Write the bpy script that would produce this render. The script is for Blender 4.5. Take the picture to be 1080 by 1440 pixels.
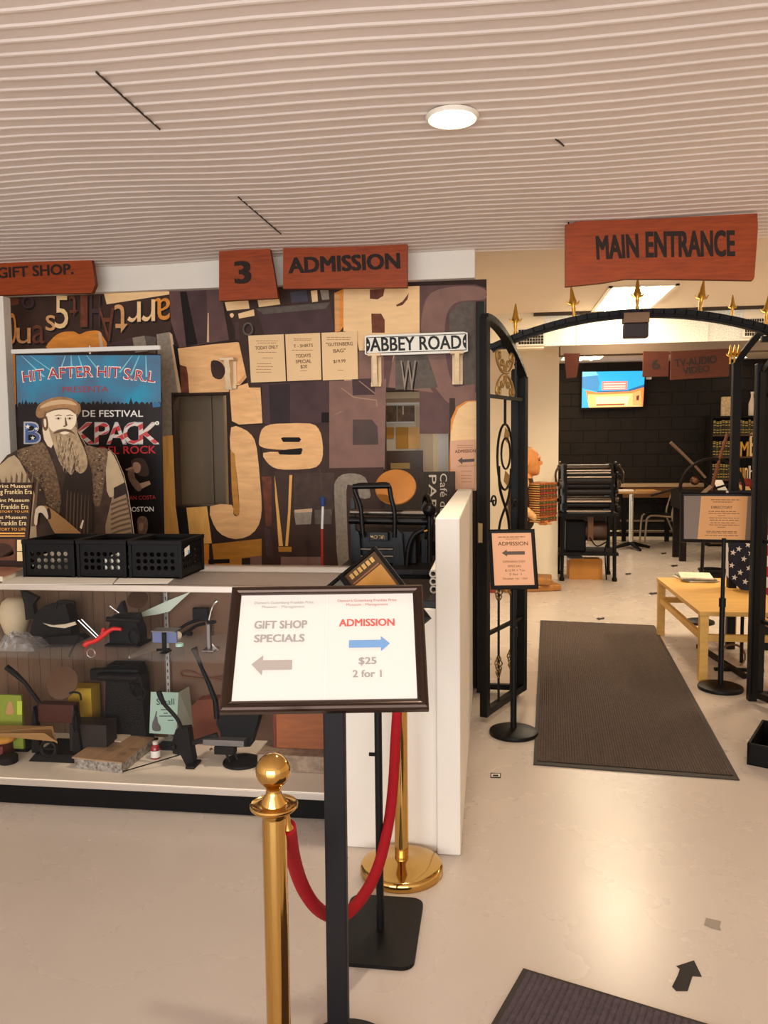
import bpy, bmesh, math, random
from mathutils import Vector as V, Matrix as Mx
random.seed(4)
for o in list(bpy.data.objects):
    bpy.data.objects.remove(o)
S = bpy.context.scene
COL = S.collection
R = math.radians
PI = math.pi

# ------------------------------------------------------------------ camera
EYE = V((0, 0, 1.55)); FPX = 1120.0
ya, pi_, ro = R(7.7), R(4.6), R(-0.6)
FW = V((-math.sin(ya) * math.cos(pi_), math.cos(ya) * math.cos(pi_), -math.sin(pi_)))
rt = V((math.cos(ya), math.sin(ya), 0)); up0 = rt.cross(FW)
RT = rt * math.cos(ro) + up0 * math.sin(ro)
UP = up0 * math.cos(ro) - rt * math.sin(ro)
cd = bpy.data.cameras.new('camera'); cam = bpy.data.objects.new('camera', cd); COL.objects.link(cam)
cd.sensor_fit = 'VERTICAL'; cd.sensor_height = 36.0; cd.lens = FPX / 1440 * 36.0; cd.clip_end = 100; cd.clip_start = .02
m_ = Mx.Identity(4)
for i in range(3):
    m_[i][0] = RT[i]; m_[i][1] = UP[i]; m_[i][2] = -FW[i]; m_[i][3] = EYE[i]
cam.matrix_world = m_
S.camera = cam

# ------------------------------------------------------------------ look, world and big lights
S.view_settings.view_transform = 'Standard'; S.view_settings.look = 'None'
S.view_settings.exposure = 0.6; S.view_settings.gamma = 1.0; S.view_settings.use_curve_mapping = False
w = bpy.data.worlds.new('world'); S.world = w; w.use_nodes = True
w.node_tree.nodes['Background'].inputs[0].default_value = (1.0, 0.88, 0.75, 1)
w.node_tree.nodes['Background'].inputs[1].default_value = 0.85

def area(name, loc, size, power, col, rot=(0, 0, 0)):
    l = bpy.data.lights.new(name, 'AREA'); l.shape = 'RECTANGLE'; l.size, l.size_y = size
    l.energy = power; l.color = col
    o = bpy.data.objects.new(name, l); COL.objects.link(o); o.location = loc; o.rotation_euler = rot
    return o
area('shopfront_daylight', (-0.6, -4.2, 1.3), (6.0, 2.4), 240, (0.82, 0.91, 1.0), (R(99), 0, 0))
area('far_room_light', (1.6, 10.6, 2.86), (1.2, 1.2), 34, (1.0, 0.84, 0.62))
area('middle_room_light', (1.14, 7.2, 2.80), (.5, 1.2), 20, (1.0, 0.85, 0.63))
area('middle_room_light', (3.6, 7.0, 2.80), (.6, 1.2), 70, (1.0, 0.85, 0.63))  # added lamp without a fixture, brightens the plaster ceiling
area('added_fill_light', (-1.6, 6.8, 2.80), (.6, 1.2), 40, (1.0, 0.85, 0.63))  # unseen lamp added behind the type wall to lift the middle room

# ------------------------------------------------------------------ helpers
def on(px, py, ax, val):
    d = FW + RT * ((px - 540) / FPX) + UP * ((720 - py) / FPX)
    return EYE + d * ((val - EYE[ax]) / d[ax])
def fl(px, py, z=0.0): return on(px, py, 2, z)
def YP(Y):
    return lambda x, y, off=0.0: on(x, y, 1, Y - off)
def lin(c): return tuple((v / 255 / 12.92 if v / 255 <= .04045 else ((v / 255 + .055) / 1.055) ** 2.4) for v in c)
MATS = {}
def mat(name, rgb, rough=.6, metal=0.0, var=0.0, scale=8.0, stretch=(1, 1, 1), bump=0.0, bscale=None, coat=0.0, emit=0.0, kind='noise', rgb2=None, spec=None):
    if name in MATS: return MATS[name]
    m = bpy.data.materials.new(name); m.use_nodes = True; nt = m.node_tree; N = nt.nodes; L = nt.links
    b = N['Principled BSDF']; c = lin(rgb)
    b.inputs['Base Color'].default_value = (*c, 1); b.inputs['Roughness'].default_value = rough; b.inputs['Metallic'].default_value = metal
    if coat: b.inputs['Coat Weight'].default_value = coat; b.inputs['Coat Roughness'].default_value = .08
    if emit:
        b.inputs['Emission Color'].default_value = (*c, 1); b.inputs['Emission Strength'].default_value = emit
    if var or bump:
        tc = N.new('ShaderNodeTexCoord'); mp = N.new('ShaderNodeMapping'); mp.inputs['Scale'].default_value = stretch
        L.new(tc.outputs['Object'], mp.inputs[0])
        if kind == 'wave':
            t = N.new('ShaderNodeTexNoise'); t.inputs['Scale'].default_value = scale * 2.2; t.inputs['Detail'].default_value = 7; t.inputs['Distortion'].default_value = .6; fac = t.outputs['Fac']
        elif kind == 'voronoi':
            t = N.new('ShaderNodeTexVoronoi'); t.inputs['Scale'].default_value = scale; fac = t.outputs['Distance']
        else:
            t = N.new('ShaderNodeTexNoise'); t.inputs['Scale'].default_value = scale; t.inputs['Detail'].default_value = 5; fac = t.outputs['Fac']
        L.new(mp.outputs[0], t.inputs['Vector'])
        if var:
            r = N.new('ShaderNodeValToRGB'); r.color_ramp.elements[0].position = .3; r.color_ramp.elements[1].position = .72
            c2 = lin(rgb2) if rgb2 else tuple(min(1, v * (1 + var)) for v in c)
            c1 = c if rgb2 else tuple(v * (1 - var) for v in c)
            r.color_ramp.elements[0].color = (*c1, 1); r.color_ramp.elements[1].color = (*c2, 1)
            L.new(fac, r.inputs[0]); L.new(r.outputs[0], b.inputs['Base Color'])
        if bump:
            bp = N.new('ShaderNodeBump'); bp.inputs['Strength'].default_value = bump; bp.inputs['Distance'].default_value = .01
            if bscale:
                t2 = N.new('ShaderNodeTexNoise'); t2.inputs['Scale'].default_value = bscale; t2.inputs['Detail'].default_value = 4
                L.new(tc.outputs['Object'], t2.inputs['Vector']); fac = t2.outputs['Fac']
            L.new(fac, bp.inputs['Height']); L.new(bp.outputs[0], b.inputs['Normal'])
    if spec is None: spec = .5 if metal > .25 or name == 'floor_paint' or coat else .28
    if spec is not None: b.inputs['Specular IOR Level'].default_value = spec
    MATS[name] = m
    return m
def glass(name, tint, refl=.005, rough=.0):
    if name in MATS: return MATS[name]
    m = bpy.data.materials.new(name); m.use_nodes = True; nt = m.node_tree; nt.nodes.clear()
    o = nt.nodes.new('ShaderNodeOutputMaterial'); mx = nt.nodes.new('ShaderNodeMixShader'); t = nt.nodes.new('ShaderNodeBsdfTransparent'); g = nt.nodes.new('ShaderNodeBsdfGlossy')
    lw = nt.nodes.new('ShaderNodeLayerWeight'); lw.inputs[0].default_value = .5; pw = nt.nodes.new('ShaderNodeMath'); pw.operation = 'POWER'; pw.inputs[1].default_value = 4
    fr = nt.nodes.new('ShaderNodeMath'); fr.operation = 'MULTIPLY_ADD'; fr.inputs[1].default_value = .7; fr.inputs[2].default_value = refl
    nt.links.new(lw.outputs['Facing'], pw.inputs[0]); nt.links.new(pw.outputs[0], fr.inputs[0])
    nt.links.new(fr.outputs[0], mx.inputs[0]); nt.links.new(t.outputs[0], mx.inputs[1]); nt.links.new(g.outputs[0], mx.inputs[2]); nt.links.new(mx.outputs[0], o.inputs[0])
    MATS[name] = m
    return m

def sm(pts, n=4, closed=True):
    "Catmull-Rom through 2-D or 3-D points"
    P = [V(p) for p in pts]; out = []; k = len(P)
    for i in range(k if closed else k - 1):
        if closed: a, b, c, d = P[i - 1], P[i], P[(i + 1) % k], P[(i + 2) % k]
        else: a, b, c, d = P[max(i - 1, 0)], P[i], P[i + 1], P[min(i + 2, k - 1)]
        for j in range(n):
            t = j / n
            out.append(.5 * ((2 * b) + (c - a) * t + (2 * a - 5 * b + 4 * c - d) * t * t + (3 * b - a - 3 * c + d) * t ** 3))
    if not closed: out.append(P[-1])
    return out
TXT = {}
def text_geo(s, bold=0.0):
    k = (s, bold)
    if k not in TXT:
        cu = bpy.data.curves.new('t', 'FONT'); cu.body = s; cu.resolution_u = 3; cu.fill_mode = 'FRONT'
        o = bpy.data.objects.new('t', cu); COL.objects.link(o); bpy.context.view_layer.update()
        e = o.evaluated_get(bpy.context.evaluated_depsgraph_get()); me = e.to_mesh()
        TXT[k] = ([v.co.xy.copy() for v in me.vertices], [list(p.vertices) for p in me.polygons])
        e.to_mesh_clear(); bpy.data.objects.remove(o); bpy.data.curves.remove(cu)
    return TXT[k]

class MB:
    def __init__(s): s.bm = bmesh.new(); s.mats = []
    def add(s, vs, fs, m, smooth=False):
        if m not in s.mats: s.mats.append(m)
        i = s.mats.index(m); B = [s.bm.verts.new(V(v)) for v in vs]
        for f in fs:
            try: q = s.bm.faces.new([B[j] for j in f])
            except ValueError: continue
            q.material_index = i; q.smooth = smooth
        return s
    def box(s, x0, y0, z0, x1, y1, z1, m, b=0.0, T=None):
        t = bmesh.new(); bmesh.ops.create_cube(t, size=1)
        for v in t.verts:
            v.co = V(((x0 + x1) / 2 + v.co.x * abs(x1 - x0), (y0 + y1) / 2 + v.co.y * abs(y1 - y0), (z0 + z1) / 2 + v.co.z * abs(z1 - z0)))
        if b: bmesh.ops.bevel(t, geom=t.edges[:], offset=b, segments=2, profile=.5, affect='EDGES')
        t.verts.index_update()
        vs = [T @ v.co if T else v.co.copy() for v in t.verts]; fs = [[v.index for v in f.verts] for f in t.faces]; t.free()
        return s.add(vs, fs, m)
    def bar(s, a, b, wx, wy, m, bev=0.0, side=None):
        "square-section bar from a to b"
        a, b = V(a), V(b); d = b - a; L = d.length; z = d / L
        x = V(side) if side else (V((1, 0, 0)) if abs(z.x) < .9 else V((0, 1, 0)))
        y = z.cross(x).normalized(); x = y.cross(z)
        T = Mx(((x.x, y.x, z.x, a.x), (x.y, y.y, z.y, a.y), (x.z, y.z, z.z, a.z), (0, 0, 0, 1)))
        return s.box(-wx / 2, -wy / 2, 0, wx / 2, wy / 2, L, m, bev, T)
    def tube(s, pts, r, m, seg=10, closed=False, smooth=True):
        P = [V(p) for p in pts]; n = len(P); rr = r if isinstance(r, (list, tuple)) else [r] * n
        vs = []; fs = []; pn = None
        for i in range(n):
            if closed: d = P[(i + 1) % n] - P[i - 1]
            else: d = P[min(i + 1, n - 1)] - P[max(i - 1, 0)]
            d = d.normalized() if d.length > 1e-9 else V((0, 0, 1))
            if pn is None:
                pn = d.orthogonal().normalized()
            else:
                pn = (pn - d * pn.dot(d)); pn = pn.normalized() if pn.length > 1e-6 else d.orthogonal().normalized()
            bn = d.cross(pn)
            for j in range(seg):
                a = 2 * PI * j / seg; vs.append(P[i] + (pn * math.cos(a) + bn * math.sin(a)) * rr[i])
        for i in range(n if closed else n - 1):
            for j in range(seg):
                a, b = i * seg, ((i + 1) % n) * seg
                fs.append([a + j, a + (j + 1) % seg, b + (j + 1) % seg, b + j])
        if not closed: fs += [list(range(seg))[::-1], [(n - 1) * seg + j for j in range(seg)]]
        return s.add(vs, fs, m, smooth)
    def cyl(s, a, b, r, m, r2=None, seg=20):
        return s.tube([a, b], [r, r if r2 is None else r2], m, seg)
    def lathe(s, prof, c, m, seg=32, ax=(0, 0, 1)):
        z = V(ax).normalized(); x = z.orthogonal().normalized(); y = z.cross(x); c = V(c); vs = []; fs = []
        for r, h in prof:
            for j in range(seg):
                a = 2 * PI * j / seg; vs.append(c + z * h + (x * math.cos(a) + y * math.sin(a)) * max(r, 1e-4))
        for i in range(len(prof) - 1):
            for j in range(seg):
                fs.append([i * seg + j, i * seg + (j + 1) % seg, (i + 1) * seg + (j + 1) % seg, (i + 1) * seg + j])
        fs += [list(range(seg))[::-1], [(len(prof) - 1) * seg + j for j in range(seg)]]
        return s.add(vs, fs, m, True)
    def ball(s, c, r, m, seg=16, rings=10):
        rx, ry, rz = r if isinstance(r, (tuple, list)) else (r, r, r); c = V(c); vs = []; fs = []
        for i in range(rings + 1):
            t = PI * i / rings
            for j in range(seg):
                a = 2 * PI * j / seg; vs.append(c + V((rx * math.sin(t) * math.cos(a), ry * math.sin(t) * math.sin(a), rz * math.cos(t))))
        for i in range(rings):
            for j in range(seg): fs.append([i * seg + j, (i + 1) * seg + j, (i + 1) * seg + (j + 1) % seg, i * seg + (j + 1) % seg])
        return s.add(vs, fs, m, True)
    def poly(s, pts, m): return s.add(pts, [list(range(len(pts)))], m)
    def prism(s, pts, d, m, m2=None):
        "polygon pts pushed along d; m2 = side material"
        P = [V(p) for p in pts]; d = V(d); n = len(P)
        s.add(P + [p + d for p in P], [list(range(n)), list(range(n, 2 * n))[::-1]], m)
        return s.add(P + [p + d for p in P], [[i, i + n, (i + 1) % n + n, (i + 1) % n] for i in range(n)], m2 or m)
    def ring(s, c, n, Rr, r, m, seg=28, s2=8, sx=1.0):
        n = V(n).normalized(); x = n.orthogonal().normalized() if abs(n.z) > .9 else V((0, 0, 1)); y = n.cross(x)
        return s.tube([V(c) + (x * math.cos(2 * PI * i / seg) + y * (math.sin(2 * PI * i / seg) * sx)) * Rr for i in range(seg)], r, m, s2, True)
    def txt(s, st, f, p0, p1, h, m, bold=0.0, off=.001, fit=True):
        "text whose baseline runs p0 -> p1 in the 2-D frame of f(x, y, off); h = height in that frame (y down)"
        vs, fs = text_geo(st)
        if not vs: return s
        x0 = min(v.x for v in vs); x1 = max(v.x for v in vs)
        cap = .72
        P0, P1 = V(p0), V(p1); d = P1 - P0; n = V((d.y, -d.x)).normalized()
        for i, (sx, sy) in enumerate(((0, 0), (1, .6), (-1, .6), (1, -.6), (-1, -.6)) if bold > 0 else ((0, 0),)):
            s.add([f(*(P0 + d * ((v.x + sx * bold * .75 - x0) / (x1 - x0)) + n * ((v.y + sy * bold * .75) / cap * h)), off + i * .00004) for v in vs], fs, m)
        return s
    def pp(s, f, pts, m, off=.001):
        "flat polygon through 2-D frame f"
        return s.poly([f(p[0], p[1], off) for p in pts], m)
    def rect(s, f, x0, y0, x1, y1, m, off=.001): return s.pp(f, [(x0, y0), (x1, y0), (x1, y1), (x0, y1)], m, off)
    def build(s, name, parent=None, flat=False):
        bm = s.bm
        bmesh.ops.recalc_face_normals(bm, faces=bm.faces[:]) if not flat else None
        Mw = Mx.Identity(4); p = parent
        while p: Mw = p.matrix_basis @ Mw; p = p.parent
        if parent: bm.transform(Mw.inverted())
        me = bpy.data.meshes.new(name); o = bpy.data.objects.new(name, me); COL.objects.link(o)
        if parent: o.parent = parent
        else:
            xs = [v.co for v in bm.verts]
            c = V((sum(v.x for v in xs) / len(xs), sum(v.y for v in xs) / len(xs), min(v.z for v in xs)))
            bm.transform(Mx.Translation(-c)); o.location = c
        for m in s.mats: me.materials.append(m)
        bm.to_mesh(me); bm.free()
        if any(p.use_smooth for p in me.polygons):
            try: me.set_sharp_from_angle(angle=R(40))
            except Exception: pass
        return o
def tag(o, label, cat, group=None, kind=None):
    o['label'] = label; o['category'] = cat
    if group: o['group'] = group
    if kind: o['kind'] = kind
    return o
def thing(name, label, cat, loc, rz=0.0, group=None):
    o = bpy.data.objects.new(name, None); COL.objects.link(o); o.location = loc; o.rotation_euler = (0, 0, rz)
    o.empty_display_size = .05
    return tag(o, label, cat, group)
def struct(mb, name, label=None):
    o = mb.build(name); o['kind'] = 'structure'
    if label: o['label'] = label
    return o
def copy_tree(o, parent=None):
    c = o.copy(); COL.objects.link(c)
    if parent: c.parent = parent
    for ch in list(o.children): copy_tree(ch, c)
    return c
def frame2(c, w_, h_, phi, tau):
    "flat tilted frame: returns f(u, v, off) with u right 0..1, v down 0..1, plus corners axes"
    r = V((math.cos(phi), math.sin(phi), 0)); n = V((-math.sin(phi), math.cos(phi), 0))
    u = n * math.sin(tau) + V((0, 0, math.cos(tau))); nn = r.cross(u); nn = -nn if nn.y > 0 else nn
    c = V(c)
    return (lambda x, y, off=0.0: c + r * ((x - .5) * w_) + u * ((.5 - y) * h_) + nn * off), nn
# ------------------------------------------------------------------ setting
CE = 2.76      # ribbed ceiling
CP = 2.84      # plaster ceiling behind it
YH = 8.0       # header
YW = 5.05      # type wall
fm = mat('floor_paint', (196, 182, 170), .24, 0, .035, 1.3)
nt = fm.node_tree
b = nt.nodes['Principled BSDF']
t = nt.nodes.new('ShaderNodeTexNoise'); t.inputs['Scale'].default_value = 2.2; t.inputs['Detail'].default_value = 8
mr = nt.nodes.new('ShaderNodeMapRange'); mr.inputs[1].default_value = .3; mr.inputs[2].default_value = .75; mr.inputs[3].default_value = .25; mr.inputs[4].default_value = .30
tc = nt.nodes.new('ShaderNodeTexCoord'); nt.links.new(tc.outputs['Object'], t.inputs['Vector']); nt.links.new(t.outputs['Fac'], mr.inputs[0]); nt.links.new(mr.outputs[0], b.inputs['Roughness'])
t2 = nt.nodes.new('ShaderNodeTexNoise'); t2.inputs['Scale'].default_value = 9; t2.inputs['Detail'].default_value = 9; t2.inputs['Roughness'].default_value = .7; t2.inputs['Distortion'].default_value = 1.5
r2 = nt.nodes.new('ShaderNodeValToRGB'); r2.color_ramp.elements[0].position = .66; r2.color_ramp.elements[1].position = .74; r2.color_ramp.elements[0].color = (1, 1, 1, 1); r2.color_ramp.elements[1].color = (.62, .54, .48, 1)
mm_ = nt.nodes.new('ShaderNodeMix'); mm_.data_type = 'RGBA'; mm_.blend_type = 'MULTIPLY'; mm_.inputs[0].default_value = 1
src = b.inputs['Base Color'].links[0].from_socket; nt.links.new(tc.outputs['Object'], t2.inputs['Vector']); nt.links.new(t2.outputs['Fac'], r2.inputs[0])
nt.links.new(src, mm_.inputs[6]); nt.links.new(r2.outputs[0], mm_.inputs[7]); nt.links.new(mm_.outputs[2], b.inputs['Base Color'])
struct(MB().box(-5, -3, -.1, 7, 13.6, 0, fm), 'floor')
white = mat('white_paint', (232, 222, 208), .7, 0, .03, 3, bump=.08, bscale=50)
cream = mat('cream_paint', (240, 225, 198), .7, 0, .03, 2, bump=.05, bscale=40)
cm = mat('ceiling_panel', (232, 216, 206), .75, 0, .05, 1.5, bump=.1, bscale=25)
rib = mat('ceiling_rib', (240, 227, 217), .6)
# ribbed ceiling: real ridges along X with a gentle sag
c = MB(); per = .077; y = -2.5; nx = 36
def sag(x, yy): return CE - .012 + .009 * math.sin(x * 2.1 + yy * .8) * math.sin(yy * 1.3 + .5) + .006 * math.sin(x * 4.3 - yy)
prof = []
while y < 5.0:
    prof += [(y, 0), (y + .052, -.001), (y + .060, -.0048), (y + .070, -.0048)]; y += per
xs = [-4 + 10 * i / nx for i in range(nx + 1)]
vs = [(x, p[0], sag(x, p[0]) + p[1]) for p in prof for x in xs]
for i in range(len(prof) - 1):
    pass
n1 = nx + 1
c.add(vs, [[i * n1 + j, i * n1 + j + 1, (i + 1) * n1 + j + 1, (i + 1) * n1 + j] for i in range(len(prof) - 1) for j in range(nx) if i % 4 in (0, 1, 3)], cm)
c.add(vs, [[i * n1 + j, i * n1 + j + 1, (i + 1) * n1 + j + 1, (i + 1) * n1 + j] for i in range(len(prof) - 1) for j in range(nx) if i % 4 == 2], rib)
c.box(-4, -2.5, CE + .02, 6, 5.0, CE + .1, cm)
# smooth plaster beyond the ribs, and the far room
pl = mat('ceiling_plaster', (238, 222, 202), .8, 0, .03, 1)
c.box(-4, 4.98, CP, 6, 8.0, CP + .1, pl)
c.box(-4, 4.96, CE, 6, 5.0, CP + .1, pl)
c.box(-4, 8.0, 2.9, 7, 13.6, 3.0, pl)
struct(c, 'ceiling')
seam = mat('seam_dark', (75, 62, 52), .9)
def seam_run(pts, r=.0022):
    mb = MB()
    P = [on(*p, 2, CE - .021) for p in pts]
    for a, b2 in zip(P, P[1:]): mb.bar(a, b2, .004, .006, seam)
    return struct(mb, 'trim_1')
seam_run([(135, 101), (180, 142), (225, 182)]); o = seam_run([(335, 277), (365, 303), (395, 329)]); o.name = 'trim_2'
o = seam_run([(781, 195), (793, 205)]); o.name = 'trim_3'
# type wall with two openings (display window left, ticket window right)
W = YP(YW)
wl = MB(); dk = mat('type_wall_board', (52, 36, 30), .8)
xL, xR = -3.4, -.03
o1 = (W(243, 556), W(322, 711)); o2 = (W(540, 550), W(631, 690))
def wbox(x0, z0, x1, z1): wl.box(x0, YW, z0, x1, YW + .1, z1, dk)
ZT = 2.58
a0, a1, a2, a3 = o1[0].x, o1[1].x, o2[0].x, o2[1].x
wbox(xL, 0, a0, ZT); wbox(a1, 0, a2, ZT); wbox(a3, 0, xR, ZT)
wbox(a0, o1[0].z, a1, ZT); wbox(a0, 0, a1, o1[1].z); wbox(a2, o2[0].z, a3, ZT); wbox(a2, 0, a3, o2[1].z)
struct(wl, 'wall_back')
bm_ = MB(); bm_.box(xL, YW - .06, ZT, xR - .07, YW + .12, CE + .01, white, .004)
struct(bm_, 'trim_4')
# crack of the boxed beam joint
# half wall
hw = MB(); hx0, hx1 = -.205, -.115
hw.box(hx0, 2.925, 0, hx1, 4.93, 1.292, white, .006)
hw.box(-.62, 2.945, 0, hx0 + .002, 3.02, .946, white, .004)
struct(hw, 'wall_half')
hc = MB(); hc.box(-.64, 2.96, .946, hx0, 3.45, .975, mat('black_lam', (22, 18, 17), .35), .003)
struct(hc, 'trim_5')
# white end strip at the far left
ls = MB(); a = on(-12, 418, 1, 4.75); b2 = on(8, 418, 1, 4.75)
ls.box(a.x, 4.72, 0, b2.x, 4.8, a.z, white, .004); struct(ls, 'trim_6')
# white column wall, header, black block wall
cw = MB(); cw.box(-3.4, 9.37, 0, .765, 9.55, 2.9, cream, .004); struct(cw, 'wall_column')
hd = MB(); hb = mat('header_beam', (92, 76, 62), .7); tile = mat('speckled_tile', (226, 224, 212), .9, 0, .25, 90)
zt, zb = on(900, 483, 1, YH).z, on(900, 497, 1, YH).z
hl, hm, hr = on(765, 480, 1, YH).x, on(788, 480, 1, YH).x, on(1046, 480, 1, YH).x
hd.box(hl, YH, zt, hr, YH + .15, CP + .1, tile); hd.box(hm, YH - .01, zb, 6.5, YH + .16, zt, hb)
hd.box(hl - .1, YH - .03, CP - .03, 6.5, YH, CP, mat('header_line', (70, 58, 48), .8))
hd.box(-1.5, YH, zt - .02, hl, YH + .15, CP + .1, cream); hd.box(hr, YH, zt, 6.5, YH + .15, CP + .1, cream)
for px in (812, 900, 995):
    p = on(px, 460, 1, YH); hd.box(p.x - .006, YH - .008, zt, p.x + .006, YH, CP - .03, white)
struct(hd, 'wall_header')
blk = mat('black_block', (27, 20, 15), .7, 0, .25, 4, bump=.3, bscale=30)
mort = mat('black_mortar', (92, 78, 62), .6)
bw = MB(); YB = 13.5
z = 0; r_ = 0
while z < 2.9:
    x = .3 - (.2 if r_ % 2 else 0)
    while x < 6.5:
        bw.box(x + .002, YB, z + .003, x + .398, YB + .1, min(z + .197, 2.9), blk, .004); x += .4
    z += .2; r_ += 1
bw.box(.2, YB + .015, 0, 6.6, YB + .12, 2.9, mat('mortar_joint', (36, 28, 21), .7))
struct(bw, 'wall_far')
rs = MB(); rs.box(.9, YB - .02, .0, 6.5, YB - .001, .05, cream); rs.box(.9, YB - .02, .13, 6.5, YB - .001, .155, cream); struct(rs, 'baseboard_far')
rw = MB(); rw.box(6.5, -2.5, 0, 6.6, 13.6, 2.9, cream); struct(rw, 'wall_right')
lw = MB(); lw.box(-4.1, -2.5, 0, -4.0, 9.4, 2.8, white); struct(lw, 'wall_left')
# vents beside the header
vb = mat('vent_black', (30, 24, 20), .6); vw = mat('vent_frame', (226, 216, 198), .6)
def vent(x0, z0, x1, z1, lab):
    t = thing('air_vent', lab, 'vent', ((x0 + x1) / 2, YH, z0))
    MB().box(x0, YH - .015, z0, x1, YH, z1, vb).build('backing', t)
    f = MB()
    for a, b2, c2, d in ((x0 - .015, z0 - .015, x1 + .015, z0), (x0 - .015, z1, x1 + .015, z1 + .015), (x0 - .015, z0, x0, z1), (x1, z0, x1 + .015, z1)): f.box(a, YH - .025, b2, c2, YH, d, vw)
    f.build('frame', t)
    sl = MB()
    n = 5
    for i in range(1, n): sl.box(x0, YH - .022, z0 + (z1 - z0) * i / n - .0015, x1, YH - .014, z0 + (z1 - z0) * i / n + .0015, vw)
    for i in range(1, 9): sl.box(x0 + (x1 - x0) * i / 9 - .0012, YH - .022, z0, x0 + (x1 - x0) * i / 9 + .0012, YH - .014, z1, vw)
    sl.build('grille', t)
a, b2 = on(729, 464, 1, YH), on(764, 484, 1, YH); vent(a.x, b2.z, b2.x, a.z, 'dark square vent grille in the header left of the speckled tile')
a, b2 = on(1047, 449, 1, YH), on(1076, 472, 1, YH); vent(a.x, b2.z, b2.x, a.z, 'dark square vent grille in the header at the right behind the arch')

# ------------------------------------------------------------------ lights in the ceiling
glow = mat('lamp_diffuser', (255, 232, 190), .5, emit=9); wm = mat('lamp_trim', (240, 230, 215), .5)
def troffer(p0, p1, zc, lab, e):
    (x0, y0), (x1, y1) = p0, p1
    t = thing('ceiling_light', lab, 'ceiling light', ((x0 + x1) / 2, (y0 + y1) / 2, zc - .012))
    f = MB(); w_ = .03
    f.box(x0, y0, zc - .012, x1, y0 + w_, zc + .0, wm); f.box(x0, y1 - w_, zc - .012, x1, y1, zc, wm); f.box(x0, y0, zc - .012, x0 + w_, y1, zc, wm); f.box(x1 - w_, y0, zc - .012, x1, y1, zc, wm)
    f.build('frame', t)
    MB().box(x0 + w_, y0 + w_, zc - .006, x1 - w_, y1 - w_, zc - .001, mat('troffer_glow', (255, 228, 178), .5, emit=3.2)).build('diffuser', t)
    tb = MB()
    for i in (1, 2, 3):
        x = x0 + (x1 - x0) * i / 4; tb.tube([(x, y0 + .05, zc - .016), (x, y1 - .05, zc - .016)], .016, mat('tube_glow', (255, 244, 215), .5, emit=e))
    tb.build('fluorescent_tubes', t)
a, b2, c2 = on(862, 402, 2, CP), on(958, 400, 2, CP), on(820, 441, 2, CP)
troffer((a.x - .03, a.y), (b2.x - .02, c2.y), CP, 'rectangular fluorescent ceiling light above the speckled header', 14)
p = on(825, 507, 2, 2.9); troffer((p.x - .45, p.y - 1.2), (p.x + .2, p.y - .2), 2.9, 'fluorescent ceiling light in the far room above the television', 16)
def downlight(p, lab, e, r=.075):
    t = thing('recessed_light', lab, 'ceiling light', p)
    MB().lathe([(r + .02, 0), (r + .022, -.0048), (r + .012, -.014), (r, -.008)], p, wm).build('trim_ring', t)
    MB().lathe([(r, -.002), (r * .9, -.012), (.01, -.014)], p, mat('down_glow%d' % e, (255, 236, 205), .5, emit=e)).build('lens', t)
p = on(636, 163, 2, CE - .024); downlight(p, 'round recessed downlight glowing in the ribbed ceiling', 30)
l = bpy.data.lights.new('downlight_beam', 'AREA'); l.shape = 'DISK'; l.size = .14; l.energy = 16; l.color = (1, .86, .66)
o = bpy.data.objects.new('downlight_beam', l); COL.objects.link(o); o.location = p - V((0, 0, .02))
p = on(1050, 434, 2, CP); downlight(p, 'small round downlight in the smooth ceiling at the right', 12, .06)
p = on(1040, 502, 2, 2.9); downlight(p, 'bright round downlight seen under the header at the right', 14, .1)
# ------------------------------------------------------------------ common materials
blackm = mat('black_metal', (11, 8, 7), .5, 0, spec=.15)
satin = mat('satin_black', (16, 13, 12), .45, spec=.2)
chrome = mat('chrome', (205, 200, 192), .18, 1)
brass = mat('polished_brass', (204, 162, 92), .1, 1)
gold = mat('gold_paint', (190, 140, 62), .35, .7)
iron = mat('dark_iron', (22, 15, 11), .55, 0, .2, 30, spec=.15)
signw = mat('sign_wood', (146, 60, 18), .5, 0, .22, 3.2, (1, 6, 9), kind='wave')
signs = mat('sign_edge', (110, 48, 20), .6)
carve = mat('carved_lettering', (42, 26, 18), .7)
paper = mat('paper_white', (228, 221, 211), .6)
peach = mat('paper_peach', (240, 200, 150), .6)
peach2 = mat('paper_salmon', (226, 172, 138), .6)
ink = mat('ink_brown', (120, 82, 52), .7)
inkf = mat('ink_faint', (176, 132, 92), .7)
greyt = mat('ink_grey', (198, 192, 186), .7)
redt = mat('ink_red', (214, 96, 84), .7)
bluet = mat('ink_blue', (120, 160, 205), .7)
def lines(mb, f, x0, x1, ys, h, m, off=.0012):
    "rows of small print too fine to read: broken strokes"
    rnd = random.Random(int(x0 * 100) + len(ys))
    for y in ys:
        x = x0 + (x1 - x0) * rnd.uniform(0, .12); e = x1 - (x1 - x0) * rnd.uniform(0, .12)
        while x < e:
            w_ = min((x1 - x0) * rnd.uniform(.06, .16), e - x); mb.rect(f, x, y, x + w_, y + h, m, off); x += w_ + (x1 - x0) * .025

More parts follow.
